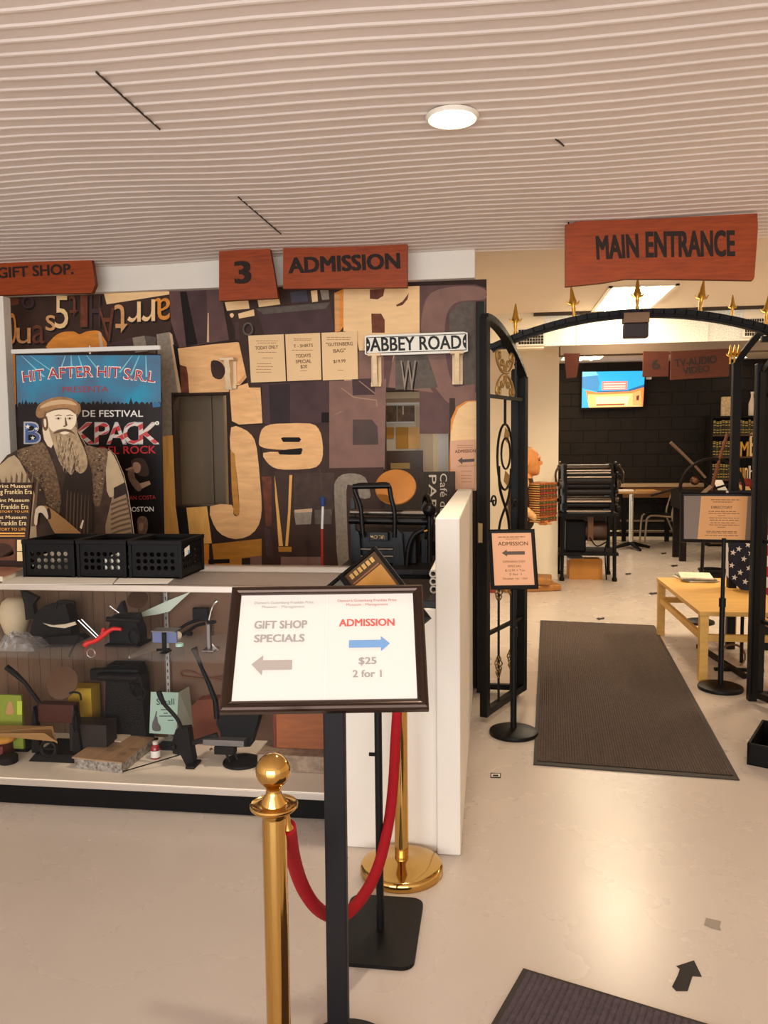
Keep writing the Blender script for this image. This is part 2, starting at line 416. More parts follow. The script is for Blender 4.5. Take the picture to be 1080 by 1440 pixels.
# ------------------------------------------------------------------ hanging wooden signs
def wood_sign(lab, pts, Y, texts, th=.035, bold=.045, group='carved wooden hanging signs'):
    f = YP(Y); P = [f(*p) for p in pts]
    c = sum(P, V()) / len(P)
    t = thing('wooden_sign', lab, 'sign', (c.x, Y, min(p.z for p in P)), 0, group)
    mb = MB(); mb.prism(P, (0, th, 0), signw, signs)
    mb.build('board', t)
    tx = MB()
    for s, a, b2, h in texts: tx.txt(s, f, a, b2, h, carve, bold, .0015)
    tx.build('lettering', t, True)
    for k in (.25, .75):
        x = P[0].x + (P[1].x - P[0].x) * k; z = P[0].z + (P[1].z - P[0].z) * k
        ct = CE - .004
        if z < ct - .01: MB().cyl((x, Y + th / 2, z - .01), (x, Y + th / 2, ct), .004, blackm, seg=8).build('hanger', t)
    return t
wood_sign('reddish wooden sign carved GIFT SHOP cut off at the left edge', [(-75, 362), (-20, 358), (100, 355), (126, 354), (130, 372), (134, 400), (129, 412), (60, 413), (-75, 418)], 4.80, [('GIFT SHOP.', (-3, 391), (103, 385), 15)])
wood_sign('reddish wooden sign carved with the number 3', [(308, 343), (378, 341), (385, 380), (391, 419), (350, 421), (308, 423)], 4.78, [('3', (332, 398), (352, 397), 31)], bold=.05)
wood_sign('reddish wooden sign carved ADMISSION beside the 3', [(398, 341), (480, 338), (573, 335), (573, 370), (573, 404), (480, 405), (398, 406)], 4.78, [('ADMISSION', (407, 384), (562, 377), 22)], bold=.055)
wood_sign('large wooden sign carved MAIN ENTRANCE above the arch', [(795, 316), (815, 311), (930, 307), (1065, 300), (1066, 320), (1061, 390), (1059, 394), (930, 392), (880, 392), (845, 398), (795, 403)], 4.45, [('MAIN', (840, 364), (898, 361), 33), ('ENTRANCE', (909, 361), (1033, 359), 36)], bold=.055)
YS = YH - .06
darkw = None
def far_sign(lab, pts, texts):
    f = YP(YS); P = [f(*p) for p in pts]; c = sum(P, V()) / len(P)
    t = thing('wooden_sign', lab, 'sign', (c.x, YS, min(p.z for p in P)), 0, 'dark signs under the header')
    MB().prism(P, (0, .03, 0), mat('dark_sign_wood', (62, 25, 12), .9, 0, .2, 4, (1, 6, 9), kind='wave'), signs).build('board', t)
    tx = MB()
    for s, a, b2, h in texts: tx.txt(s, f, a, b2, h, mat('dark_lettering', (24, 12, 8), .8), .05, .002)
    tx.build('lettering', t, True)
far_sign('small square wooden sign with number hanging left of TV-AUDIO VIDEO', [(905, 494), (941, 494), (940, 529), (904, 530)], [('6', (918, 519), (928, 518), 13)])
far_sign('dark wooden sign reading TV-AUDIO VIDEO under the header', [(944, 494), (1027, 490), (1025, 529), (943, 534)], [('TV-AUDIO', (950, 516), (1008, 510), 11), ('VIDEO', (961, 526), (998, 522), 9)])
f = YP(YS); P = [f(793, 497), f(816, 497), f(814, 510), f(811, 530), f(797, 532), f(795, 512)]
tag(MB().prism(P, (0, .03, 0), mat('dark_sign_wood', (62, 25, 12)), signs).build('wooden_sign'), 'short dark wooden board hanging edge-on left of the television', 'sign', 'dark signs under the header')

# ------------------------------------------------------------------ price sheets, street sign, corbels, notice
f = YP(YW - .02)
def sheet(lab, q, texts, lns, m, th=.004, group='peach price sheets in a row on the type wall', Y=YW - .02, f=f, name='price_sheet'):
    mb = MB(); mb.prism([f(*p) for p in q], (0, th, 0), m)
    for s, a, b2, h, mm, bo in texts: mb.txt(s, f, a, b2, h, mm, bo, .0012)
    for x0, x1, ys in lns: lines(mb, f, x0, x1, ys, .9, inkf)
    return tag(mb.build(name), lab, 'notice', group)
sheet('peach sheet reading TODAY ONLY, left of the three', [(349, 472), (399, 470), (402, 536), (353, 538)], [('TODAY ONLY', (359, 492), (391, 490), 5, ink, .02)], [(360, 392, (479, 482)), (360, 390, (495,)), (368, 384, (503,)), (360, 384, (511, 515, 519, 523))], peach)
sheet('peach sheet reading T - SHIRTS TODAYS SPECIAL, middle one', [(401, 470), (450, 468), (452, 534), (404, 536)], [('T - SHIRTS', (413, 489), (440, 487.5), 4.5, ink, .02), ('TODAYS', (416, 503), (437, 502), 5, ink, .02), ('SPECIAL', (416, 511), (438, 510), 5, ink, .02), ('$20', (423, 518), (432, 517.5), 5, ink, .02)], [(410, 440, (476, 478)), (410, 442, (492,)), (422, 432, (521,))], peach)
sheet('peach sheet with a bag price, right of the three', [(452, 468), (502, 466), (503.5, 533), (454, 535)], [('"GUTENBERG', (459, 487), (496, 485.5), 5, ink, .02), ('BAG"', (469, 496), (486, 495), 5, ink, .02), ('$19.99', (469, 510.5), (486, 509.5), 4.6, ink, .02)], [(459, 496, (474, 477)), (474, 483, (520,))], peach)
q = [(633, 620), (668, 618), (668, 687), (634, 689)]
o = sheet('peach admission notice with a left arrow on the type wall beside the gate', q, [('ADMISSION', (640, 637), (669, 636), 4.5, ink, .03), ('OPENING DAY', (643, 657), (669, 656), 2.6, inkf, .0)], [(641, 668, (626, 629)), (648, 664, (662, 668, 672, 677))], peach2, group='admission arrow notices')
del o['group']
mb = MB(); mb.pp(f, [(644, 647.5), (650, 643), (650, 646), (667, 645), (667, 649), (650, 650), (650, 653)], mat('arrow_grey', (96, 84, 76), .7), .0045)
a_ = mb.build('arrow', o, True)
# street sign standing on two corbels
YA = YW - .09; f = YP(YA)
t = thing('street_sign', 'white ABBEY ROAD street sign standing on two plaster corbels', 'sign', f(585, 497))
q = [(513, 472.5), (520, 471), (580, 469), (652, 466.5), (657.5, 468), (658, 494), (651, 496), (580, 498.5), (518, 500), (513, 498)]
MB().prism([f(*p) for p in q], (0, .02, 0), mat('street_white', (236, 230, 216), .4), mat('sign_rim', (60, 55, 50), .5)).build('panel', t)
mb = MB(); wk = mat('street_ink', (22, 18, 16), .5)
mb.txt('ABBEY ROAD', f, (521, 494), (648.5, 490), 19.5, wk, .03)
P = [(515.5, 475), (654.5, 469.5), (655.5, 492), (515.5, 497)]
for a, b2 in zip(P, P[1:] + P[:1]): mb.tube([f(*a, .001), f(*b2, .001)], .0022, wk, 6)
for cx, cy, sg in ((515, 485, 1), (656, 480, -1)):
    mb.pp(f, [(cx, cy - 10)] + [(cx + sg * 5.5 * math.sin(PI * i / 8), cy - 10 * math.cos(PI * i / 8)) for i in range(1, 8)] + [(cx, cy + 10)], wk, .0012)
    mb.rect(f, cx + sg * .5 - .3, cy - 1.6, cx + sg * 3.4, cy + 1.6, paper, .0016)
mb.build('lettering', t, True)
cor = mat('corbel_plaster', (236, 206, 166), .55)
def corbel(lab, x, y0, y1, w_=15):
    f = YP(YW); a = f(x, y0); b2 = f(x + w_, y1)
    t = thing('wall_corbel', lab, 'corbel', (a.x, YW, b2.z), 0, 'cream plaster corbels')
    W_ = b2.x - a.x; H_ = a.z - b2.z
    prof = sm([(0, 0), (.09, 0), (.095, -.03), (.075, -.08), (.085, -.12), (.05, -.2), (.03, -H_ + .02), (.0, -H_)], 3, False)
    mb = MB(); mb.prism([V((a.x + W_ * .28, YW - p[0], a.z + p[1])) for p in prof], (W_ * .44, 0, 0), cor)
    mb.build('scroll', t)
    mb = MB(); mb.box(a.x, YW - .015, b2.z, b2.x, YW, a.z, cor, .003); mb.box(a.x - .008, YW - .1, a.z - .018, b2.x + .008, YW, a.z, cor, .004)
    mb.box(a.x, YW - .03, b2.z, b2.x, YW, b2.z + .025, cor, .003)
    mb.build('back_plate', t)
corbel('cream plaster corbel under the left end of the ABBEY ROAD sign', 522, 499, 544)
corbel('cream plaster corbel under the right end of the ABBEY ROAD sign', 636, 496, 541)
corbel('single cream plaster corbel left of the peach price sheets', 317, 505, 547, 17)

# ------------------------------------------------------------------ mural of wooden printing type (a flat print on the wall)
TY = {}
def wd(n, rgb, **k):
    rgb = tuple(min(250, c * 1.12) for c in rgb)
    return mat('print_' + n, rgb, .55, 0, k.get('var', .16), k.get('scale', 2.0), k.get('stretch', (1.5, 1, 7)), kind='wave')
def nz(n, rgb, v=.22, s=9): return mat('print_' + n, rgb, .6, 0, v, s)
LW = wd('light_wood', (222, 166, 112)); LW2 = wd('pale_wood', (222, 182, 132), var=.07); OR = wd('orange_wood', (206, 128, 48)); OC = wd('ochre_wood', (176, 118, 44)); TAN = wd('tan_wood', (196, 142, 92))
GD = wd('gold_wood', (214, 158, 84), stretch=(7, 1, 1)); PU = nz('purple_wood', (98, 68, 64)); PU2 = nz('purple_light', (134, 98, 86), .14); PU3 = nz('purple_dark', (74, 50, 50)); GR = nz('grey_metal', (150, 134, 116), .2, 40)
GR2 = nz('grey_dark', (96, 84, 74), .25, 25); BR = nz('brown_deep', (64, 40, 30)); BK = mat('print_black', (22, 13, 10), .7); RU = nz('rust', (112, 58, 34), .35, 20); BG = nz('blue_grey', (72, 66, 76), .15); SC = mat('print_scratch', (166, 128, 106), .6); LN = mat('print_line', (214, 176, 140), .6)
mu = MB(); W2 = YP(YW); ly = [0.0006]
def P_(pts, m, smooth=0):
    ly[0] += .00004
    mu.pp(W2, sm(pts, smooth) if smooth else pts, m, ly[0])
def G_(s, x0, y0, x1, y1, m, rot=0, bold=.05, skew=0):
    ly[0] += .00004
    vs, fs = text_geo(s); ax0 = min(v.x for v in vs); ax1 = max(v.x for v in vs); ay0 = min(v.y for v in vs); ay1 = max(v.y for v in vs); out = []
    for v in vs:
        u, k = (v.x - ax0) / (ax1 - ax0), (v.y - ay0) / (ay1 - ay0)
        if rot == 180: u, k = 1 - u, 1 - k
        if rot == -1: u = 1 - u
        out.append(W2(x0 + (x1 - x0) * u + skew * k, y1 + (y0 - y1) * k, ly[0]))
    mu.add(out, fs, m)
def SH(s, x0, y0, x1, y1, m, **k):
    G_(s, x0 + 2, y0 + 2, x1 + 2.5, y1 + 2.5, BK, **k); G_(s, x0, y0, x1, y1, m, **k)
P_([(4, 414), (240, 408), (240, 500), (4, 500)], BR)
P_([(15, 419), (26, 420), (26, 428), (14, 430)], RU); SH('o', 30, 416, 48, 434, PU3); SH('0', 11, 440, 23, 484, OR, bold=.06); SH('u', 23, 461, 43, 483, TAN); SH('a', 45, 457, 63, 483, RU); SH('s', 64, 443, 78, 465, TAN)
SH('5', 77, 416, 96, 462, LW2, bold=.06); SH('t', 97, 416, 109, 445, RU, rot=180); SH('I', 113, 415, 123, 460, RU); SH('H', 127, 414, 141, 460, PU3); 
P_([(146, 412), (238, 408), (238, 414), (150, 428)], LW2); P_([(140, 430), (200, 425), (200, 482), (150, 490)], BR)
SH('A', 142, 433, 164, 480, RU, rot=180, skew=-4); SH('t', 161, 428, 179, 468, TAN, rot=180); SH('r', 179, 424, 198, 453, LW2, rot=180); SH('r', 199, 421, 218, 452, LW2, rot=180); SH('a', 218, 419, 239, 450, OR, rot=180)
P_([(238, 408), (310, 406), (322, 478), (252, 489), (240, 452)], PU); P_([(253, 410), (262, 410), (278, 484), (262, 487)], BK); P_([(262, 410), (290, 408), (294, 482), (278, 484)], PU3); P_([(292, 440), (293.5, 440), (294, 481), (291, 481)], LN)
P_([(70, 492), (72, 478), (85, 468), (103, 466), (112, 470), (122, 466), (138, 465), (144, 472), (148, 494)], OR, 3); P_([(138, 467), (142, 468), (146, 493), (141, 493)], LN)
P_([(150, 484), (190, 474), (190, 500), (150, 500)], PU3)
P_([(186, 475), (203, 472), (208, 494), (190, 496)], GR); P_([(203, 472), (219, 474), (219, 497), (209, 496)], GR2); P_([(220, 470), (238, 467), (244, 500), (250, 552), (227, 552), (222, 500)], GR); P_([(238, 467), (242, 470), (256, 552), (250, 552)], LN)
P_([(228, 552), (241, 552), (242, 613), (228, 614)], GR); P_([(12, 496), (21, 496), (23, 568), (16, 572)], OR)
P_([(227, 614), (243, 612), (247, 712), (254, 752), (230, 754)], GD); P_([(247, 712), (262, 714), (268, 764), (254, 766)], BK); P_([(262, 714), (291, 712), (298, 764), (268, 766)], GD); P_([(269, 766), (294, 765), (294, 800), (271, 802)], OR); P_([(232, 760), (268, 764), (270, 800), (232, 805)], BK)
P_([(243, 484), (250, 488), (266, 552), (255, 553)], BK)
P_([(250, 490), (300, 484), (334, 481), (336, 482), (348, 492), (352, 510), (350, 527), (338, 541), (322, 546), (322, 551), (266, 552.5), (264, 525), (262, 516), (253, 513)], LW); P_([(253, 514), (261, 515), (264, 525), (266, 552), (255, 552)], RU); P_([(297, 508), (310, 509), (317, 521), (311, 533), (299, 529)], BR, 3); P_([(336, 482), (348, 492), (352, 510), (350, 527), (338, 541), (334, 538), (346, 524), (347, 508), (342, 492)], TAN)
P_([(323, 547), (350, 538), (366, 540), (369, 595), (336, 597), (326, 592)], LW); P_([(355, 545), (361, 560), (362, 576), (360, 560)], LN)
P_([(324, 600), (369, 597), (366, 625), (372, 760), (360, 762), (324, 760)], BR)
P_([(325, 601), (340, 602), (354, 612), (361, 630), (366, 680), (368, 715), (364, 738), (351, 753), (331, 758), (312, 752), (300, 737), (295.5, 712), (326, 710), (328, 722), (332, 726), (336.5, 722), (336, 700), (333, 668), (329, 640), (324, 632)], LW, 2)
P_([(324, 634), (330, 638), (337, 720), (334, 726), (329, 722), (326, 690)], OC)
P_([(298, 765), (364, 758), (372, 757), (372, 782), (340, 785), (340, 800), (302, 800)], OC); P_([(293, 787), (323, 786), (323, 792), (293, 793)], BK); P_([(352, 783), (395, 778), (395, 800), (352, 800)], PU2)
# middle
P_([(310, 406), (484, 402), (484, 545), (350, 545), (336, 482)], BR)
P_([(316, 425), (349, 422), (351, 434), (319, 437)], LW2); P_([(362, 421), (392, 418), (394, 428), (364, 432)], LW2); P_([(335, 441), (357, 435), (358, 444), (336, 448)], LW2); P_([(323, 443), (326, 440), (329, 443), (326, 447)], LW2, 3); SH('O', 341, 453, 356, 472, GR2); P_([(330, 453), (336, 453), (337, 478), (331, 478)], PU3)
P_([(360, 434), (464, 425), (470, 470), (372, 472)], PU3); P_([(360, 434), (464, 425), (458, 434), (370, 442)], GR2); P_([(408, 411), (431, 408), (433, 424), (410, 426)], BG); P_([(437, 409), (446, 408), (447, 424), (439, 425)], LW2); P_([(450, 408), (462, 408), (463, 421), (453, 422)], GR)
P_([(470, 412), (484, 406), (484, 458), (478, 466), (471, 467)], OR); P_([(471, 414), (477, 413), (477, 465), (472, 466)], TAN)
P_([(368, 540), (463, 536), (463, 596), (378, 598), (369, 594)], PU3); P_([(378, 541), (408, 540), (408, 596), (380, 596)], nz('purple_black', (48, 34, 34), .2)); P_([(463, 536), (466, 536), (466, 660), (452, 660), (452, 580), (463, 580)], BK)
# R block and C
P_([(483, 406), (592, 402), (590, 470), (520, 474), (500, 468), (483, 466)], LW2); P_([(500, 466), (592, 468), (592, 493), (505, 493)], LW2)
P_([(520, 407), (541, 406), (539, 416), (531, 421), (520, 420)], RU); P_([(522, 441), (536, 441), (541, 450), (541, 468), (523, 468)], RU); P_([(557, 429), (566, 424), (575, 412), (573, 421), (566, 429), (558, 431)], RU)
P_([(483, 470), (500, 470), (502, 536), (484, 536)], LW2)
P_([(590, 402), (668, 400), (683, 405), (683, 610), (590, 610)], PU); P_([(596, 430), (606, 412), (630, 404), (665, 402), (683, 408), (683, 420), (668, 422), (645, 424), (632, 434), (626, 455), (626, 495), (636, 540), (654, 565), (640, 574), (612, 545), (598, 500), (592, 460)], PU2, 2); P_([(645, 426), (668, 424), (668, 540), (660, 550), (646, 530), (632, 480), (632, 442)], GR2)
P_([(504, 494), (596, 494), (600, 540), (610, 552), (504, 540)], PU2); P_([(540, 497), (556, 497), (548, 520)], LN); P_([(540, 500), (553, 500), (546, 545), (540, 545)], PU)
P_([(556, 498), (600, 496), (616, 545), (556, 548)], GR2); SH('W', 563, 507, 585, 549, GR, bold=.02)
P_([(463, 536), (543, 533), (541, 660), (463, 660)], PU2); P_([(495, 533), (527, 532), (527, 555), (496, 556)], PU3); P_([(496, 590), (523, 590), (531, 600), (532, 625), (496, 626)], nz('purple_grey', (80, 62, 56), .2)); P_([(480, 545), (498, 558), (530, 562), (531, 572), (529, 571), (529, 563.5), (497, 559.5), (480, 546.5)], SC); P_([(466, 586), (478, 579), (483, 578), (470, 584)], SC); P_([(505, 535), (528, 553), (527, 554), (505, 536.4)], SC)
P_([(632, 545), (668, 540), (668, 600), (640, 600), (636, 620), (632, 620)], PU2); P_([(632, 560), (640, 560), (640, 625), (632, 625)], BR); P_([(668, 552), (683, 552), (683, 690), (668, 690)], PU2)
P_([(632, 690), (632, 640), (634, 590), (642, 572), (655, 564), (683, 562), (683, 690)], OR); P_([(634, 610), (638, 590), (645, 574), (658, 565), (683, 564), (683, 690), (634, 690)], LW2)
# lower band
P_([(368, 660), (539.5, 657), (539.5, 691), (668, 691), (668, 830), (368, 830)], BR); P_([(368, 597), (463, 594), (463, 662), (368, 664)], BR)
P_([(364, 622), (368, 604), (380, 597), (400, 595.5), (436, 595.5), (448, 603), (453, 618), (454, 640), (449, 653), (436, 659), (400, 660.5), (384, 657), (374, 648), (370, 637), (391, 635.5), (393, 639), (421, 639.5), (424, 636), (424, 630), (400, 632.5), (378, 631), (367, 628)], LW, 2); P_([(395, 616), (398, 615), (421, 615), (423.5, 618), (421, 621.5), (398, 621.5)], BK); P_([(392, 634), (424, 630), (424, 637), (421, 639.5), (394, 639)], BK)
P_([(368, 670), (382, 670), (382, 740), (374, 740)], RU); P_([(386, 663), (412, 663), (411, 720), (405, 770), (396, 770), (388, 700)], nz('slit_brown', (70, 48, 38))); P_([(386, 668), (389, 690), (398, 768), (392, 768), (387, 700)], GD); P_([(407, 668), (411, 668), (408, 730), (405, 768), (401, 768), (405, 720)], GD); P_([(391, 769), (410, 769), (410, 776), (392, 776)], OC)
P_([(413, 665), (470, 665), (470, 716), (413, 716)], nz('plate_brown', (74, 54, 44), .3, 20)); P_([(413, 718), (439, 717), (437, 737), (416, 738)], GR); P_([(442, 717), (467, 716), (466, 737), (443, 737)], GR2); P_([(414, 717), (439, 715), (439, 720), (415, 721)], LN)
P_([(470, 690), (472, 676), (482, 667), (500, 666), (514, 672), (520, 690), (520, 700), (506, 700), (503, 686), (492, 682), (487, 690), (489, 760), (490, 800), (476, 800), (472, 740)], GR, 2); P_([(374, 780), (372, 741), (380, 745), (386, 790)], PU3)
P_([(395, 783), (454, 783), (454, 800), (395, 800)], PU2)
mural = mu.build('wall_mural', None, True)
tag(mural, 'mural of giant wooden printing letters covering the back wall', 'mural')
# ------------------------------------------------------------------ foreground sign stand
phi, tau = R(8.6), R(39.6)
c0 = V((-.41, 1.924, 1.057)); w0, h0 = .499, .3415
ff, nn = frame2(c0, w0, h0, phi, tau)
t = thing('sign_stand', 'black pedestal sign stand in front with GIFT SHOP SPECIALS and ADMISSION sheet', 'sign stand', (c0.x, 1.95, 0))
fr = MB(); fw_ = .055; fh_ = .08
prof = [(0, -.012), (0, .004), (.004, .009), (.009, .0125), (.015, .012), (.020, .0085), (.0235, .0095), (.027, .006)]   # moulding: (inwards m, height)
def moulding(mb, f, w_, h_, prof, m):
    rows = [[f(a / w_, a2 / h_, z) for a, a2, z in ((p[0], p[0], p[1]), (w_ - p[0], p[0], p[1]), (w_ - p[0], h_ - p[0], p[1]), (p[0], h_ - p[0], p[1]))] for p in prof]
    vs = [v for r in rows for v in r]
    mb.add(vs, [[i * 4 + j, i * 4 + (j + 1) % 4, (i + 1) * 4 + (j + 1) % 4, (i + 1) * 4 + j] for i in range(len(prof) - 1) for j in range(4)], m)
fmat = mat('frame_bronze', (66, 50, 42), .25, .8)
moulding(fr, ff, w0, h0, prof, fmat); fr.poly([ff(0, 0, -.012), ff(1, 0, -.012), ff(1, 1, -.012), ff(0, 1, -.012)], satin)
snap = fr.build('snap_frame', t)
sh = MB(); x0, x1, y0, y1 = .05, .95, .075, .925
sh.rect(ff, x0, y0, x1, y1, paper, .005)
# fold between the two sheets
sh.rect(ff, .497, y0, .503, y1, mat('sheet_gap', (236, 230, 222), .5), .0056)
g2 = mat('print_grey', (170, 160, 154), .7); g1 = mat('print_faint', (184, 172, 166), .7); r1 = mat('print_rose', (206, 130, 120), .7)
T_ = lambda s, a, b2, y, h, m, bo: sh.txt(s, ff, (a, y), (b2, y), h, m, bo, .0062)
T_('Damon\'s Gutenberg Franklin Print', .125, .43, .155, .022, g1, .0); T_('Museum - Management', .165, .385, .19, .022, g1, 0)
T_('GIFT SHOP', .135, .40, .36, .065, g2, .035); T_('SPECIALS', .14, .39, .47, .062, g2, .035)
sh.pp(ff, [(.135, .645), (.19, .575), (.19, .615), (.335, .615), (.335, .69), (.19, .69), (.19, .73)], mat('arrow_taupe', (178, 164, 154), .7), .0062)
T_('Damon\'s Gutenberg Franklin Print', .555, .86, .145, .022, r1, .0); T_('Museum - Management', .60, .815, .18, .022, r1, 0)
T_('ADMISSION', .565, .845, .35, .06, redt, .035)
sh.pp(ff, [(.615, .465), (.775, .465), (.775, .435), (.82, .495), (.775, .555), (.775, .525), (.615, .525)], bluet, .0062)
T_('$25', .665, .75, .655, .055, g2, .03); T_('2 for 1', .635, .775, .755, .055, g2, .03)
sh.build('printed_sheet', t, True)
po = MB(); pc = c0 + V((0.015, .02, 0))
po.bar((pc.x, 1.93, .015), (pc.x, 1.945, 1.05), .055, .03, mat('post_black', (28, 24, 26), .5, 0, spec=.2), .004)
po.build('post', t)
ba = MB(); ba.lathe([(.13, 0), (.132, .008), (.125, .014), (.03, .018), (.0, .018)], (pc.x + .03, 1.88, 0), satin, 40); ba.build('base', t)
# ------------------------------------------------------------------ brass stanchions and velvet rope
def stanchion(base, lab):
    t = thing('brass_stanchion', lab, 'stanchion', base, 0, 'polished brass rope stanchions')
    x, y, _ = base
    MB().lathe([(.150, 0), (.152, .02), (.148, .030), (.142, .034), (.10, .040), (.04, .046), (.033, .05)], base, brass, 48).build('base', t)
    MB().lathe([(.0255, .045), (.0255, .80)], base, brass, 28).build('tube', t)
    MB().lathe([(.0255, .785), (.028, .79), (.030, .797), (.044, .802), (.049, .806), (.0505, .811), (.049, .814), (.044, .811), (.030, .813)], base, brass, 36).build('rope_collar', t)
    mb = MB(); mb.lathe([(.028, .812), (.027, .818), (.017, .835), (.0155, .845), (.018, .852)] + [(.0365 * math.sin(PI * i / 14), .885 - .0365 * math.cos(PI * i / 14)) for i in range(3, 15)], base, brass, 32)
    mb.build('ball_finial', t)
sb = fl(565, 1225)
def Bz(px, py, Y): return on(px, py, 1, Y)
fb = on(389, 1300, 1, 1.56)
stanchion((fb.x, 1.56, 0), 'front brass ball-top stanchion holding the red rope')
stanchion((sb.x, sb.y, 0), 'rear brass stanchion with round base beside the white half wall')
mb = MB(); red = mat('red_velvet', (150, 6, 20), .8, 0, .06, 40, bump=.1, bscale=300)
A = V((fb.x + .03, 1.575, .80)); B = V((sb.x - .012, sb.y - .03, .80))
pts = []; n = 26
px_ = [(405, 1163), (413, 1210), (426, 1248), (445, 1276), (468, 1289), (490, 1283), (514, 1255), (533, 1215), (546, 1160), (553, 1100), (556, 1040), (559, 990), (561, 930)]
for i, p in enumerate(px_):
    s_ = i / (len(px_) - 1); pts.append(on(*p, 1, 1.575 + (sb.y - .03 - 1.575) * (s_ ** .8)))
pts = sm(pts, 4, False)
rope = thing('velvet_rope', 'red velvet rope hanging between the two brass stanchions', 'rope', (pts[25].x, pts[25].y, min(p.z for p in pts)))
mb.tube(pts, .0175, red, 14); mb.build('rope', rope)
for nm, a, b2 in (('end_hook', pts[0], V((fb.x + .026, 1.565, .79))), ('end_hook', pts[-1], V((sb.x - .02, sb.y - .02, .79)))):
    mb = MB(); mb.tube([a, (a * 2 + b2) / 3, b2], [.013, .008, .005], brass, 10); mb.build(nm, rope)
# ------------------------------------------------------------------ black square-base stand with tilted frame
bc = V((-.353, 2.42, 0))
t = thing('sign_stand', 'black stand with flat square base carrying a diagonally turned frame behind the front sign', 'sign stand', bc)
mb = MB(); hx, hy, rr = .125, .185, .04
pl_ = [V((bc.x + sx * (hx - rr) + rr * math.cos(a0 + k * PI / 10), bc.y + .0 + sy * (hy - rr) + rr * math.sin(a0 + k * PI / 10), 0)) for sx, sy, a0 in ((1, 1, 0), (-1, 1, PI / 2), (-1, -1, PI), (1, -1, 1.5 * PI)) for k in range(6)]
mb.prism(pl_, (0, 0, .012), satin); mb.build('base', t)
MB().cyl(bc + V((0, 0, .01)), bc + V((0, 0, 1.12)), .012, satin).build('pole', t)
mb = MB(); mb.cyl(bc + V((-.012, 0, .585)), bc + V((-.03, 0, .585)), .006, blackm, seg=10); mb.build('clamp_knob', t)
# rotated frame
top = on(528, 768, 1, 2.40); right = on(606, 869, 1, 2.30)
u_ = (right - top); ew = u_.length; u_ = u_ / ew
vdir = on(487, 799, 1, 2.39) - top; vdir = (vdir - u_ * vdir.dot(u_)).normalized()
eh = .40
fd = lambda x, y, off=0.0: top + u_ * (ew * (1 - x)) + vdir * (eh * y) + nd * off
nd = u_.cross(vdir); nd = nd if nd.y < 0 else -nd; nd.normalize()
mb = MB(); moulding(mb, fd, ew, eh, [(0, -.01), (0, .006), (.010, .010), (.012, .004)], satin); mb.poly([fd(0, 0, -.01), fd(1, 0, -.01), fd(1, 1, -.01), fd(0, 1, -.01)], satin)
mb.rect(fd, 0, .33, 1, .37, satin, .009)
mb.build('frame', t)
mb = MB(); mb.rect(fd, .04, .03, .96, .33, mat('old_print_brown', (92, 66, 40), .5), .002); mb.rect(fd, .06, .05, .80, .32, mat('old_print_gold', (206, 148, 72), .5, 0, .2, 14), .003)
mb.rect(fd, .815, .06, .83, .31, mat('old_print_line', (170, 110, 80), .5), .003)
for y_ in (.07, .11, .15, .19, .23, .27): mb.rect(fd, .87, y_, .93, y_ + .028, mat('old_print_cream', (222, 176, 100), .5), .003)
lines(mb, fd, .96, .965, (.07,), .02, mat('old_print_cream', (222, 176, 100), .5), .003)
mb.rect(fd, .04, .37, .96, .97, mat('old_print_grey', (120, 118, 108), .4), .002)
mb.build('print', t, True)
mb = MB(); mb.box(bc.x - .05, 2.405, 1.05, bc.x + .05, 2.43, 1.12, satin, .003); mb.build('bracket', t)

# ------------------------------------------------------------------ glass showcase
t = thing('glass_showcase', 'long glass display counter with metal edges and black plinth', 'display case', (-1.65, 3.43, 0))
X0, X1, Yf, Yb = -2.75, -.655, 3.15, 3.72; ZT_ = .985
al = mat('case_aluminium', (196, 182, 168), .38, .55); gl = glass('case_glass', (.975, .965, .94)); gls = glass('shelf_glass', (.90, .94, .92))
MB().box(X0, Yf + .012, 0, X1, Yb, .098, mat('plinth_black', (12, 9, 8), .55, spec=.15)).build('plinth', t)
MB().box(X0, Yf, .098, X1, Yb, .12, mat('deck_cream', (244, 228, 206), .55), .002).build('deck', t)
mb = MB(); mb.box(X0, Yf - .004, .088, X1, Yf + .008, .116, al, .002); mb.box(X0, Yf - .004, .957, X1, Yf + .014, ZT_, al, .003); mb.box(X0, Yb - .02, .957, X1, Yb, ZT_, al, .003)
mb.box(X1 - .014, Yf, .10, X1, Yf + .014, .96, al, .002); mb.box(X1 - .014, Yb - .014, .10, X1, Yb, .96, al, .002); mb.box(X1 - .014, Yf, .957, X1, Yb, ZT_, al, .002)
mb.build('frame', t)
MB().box(X0, Yf + .001, .118, X1 - .002, Yf + .006, .957, gl).build('front_glass', t)
MB().box(X0, Yf + .004, ZT_ - .002, X1 - .003, Yb - .003, ZT_ + .006, gl).build('top_glass', t)
MB().box(X1 - .007, Yf + .015, .12, X1 - .003, Yb - .015, .957, gl).build('end_glass', t)
SZ = .655
MB().box(X0, Yf + .035, SZ - .007, -.70, Yb - .03, SZ, gls).build('glass_shelf', t)
bk = MB(); bkm = mat('case_back', (104, 76, 54), .7, 0, .16, 3, (9, 1, .6), kind='wave')
x = X0
while x < -1.62: bk.box(x, Yb - .022, .12, x + .058, Yb - .008, .95, bkm); x += .06
bk.box(-1.62, Yb - .018, .12, X1 - .01, Yb - .008, .95, mat('case_back_plain', (112, 82, 62), .7))
bk.build('back_panel', t)
mb = MB(); a = on(235, 900, 1, Yb - .04); mb.box(a.x - .009, Yb - .045, .12, a.x + .009, Yb - .028, .957, mat('upright_silver', (190, 186, 180), .3, .8), .001)
for k in range(24): mb.box(a.x - .002, Yb - .047, .16 + k * .033, a.x + .002, Yb - .044, .175 + k * .033, blackm)
up_ = mb.build('shelf_upright', t)
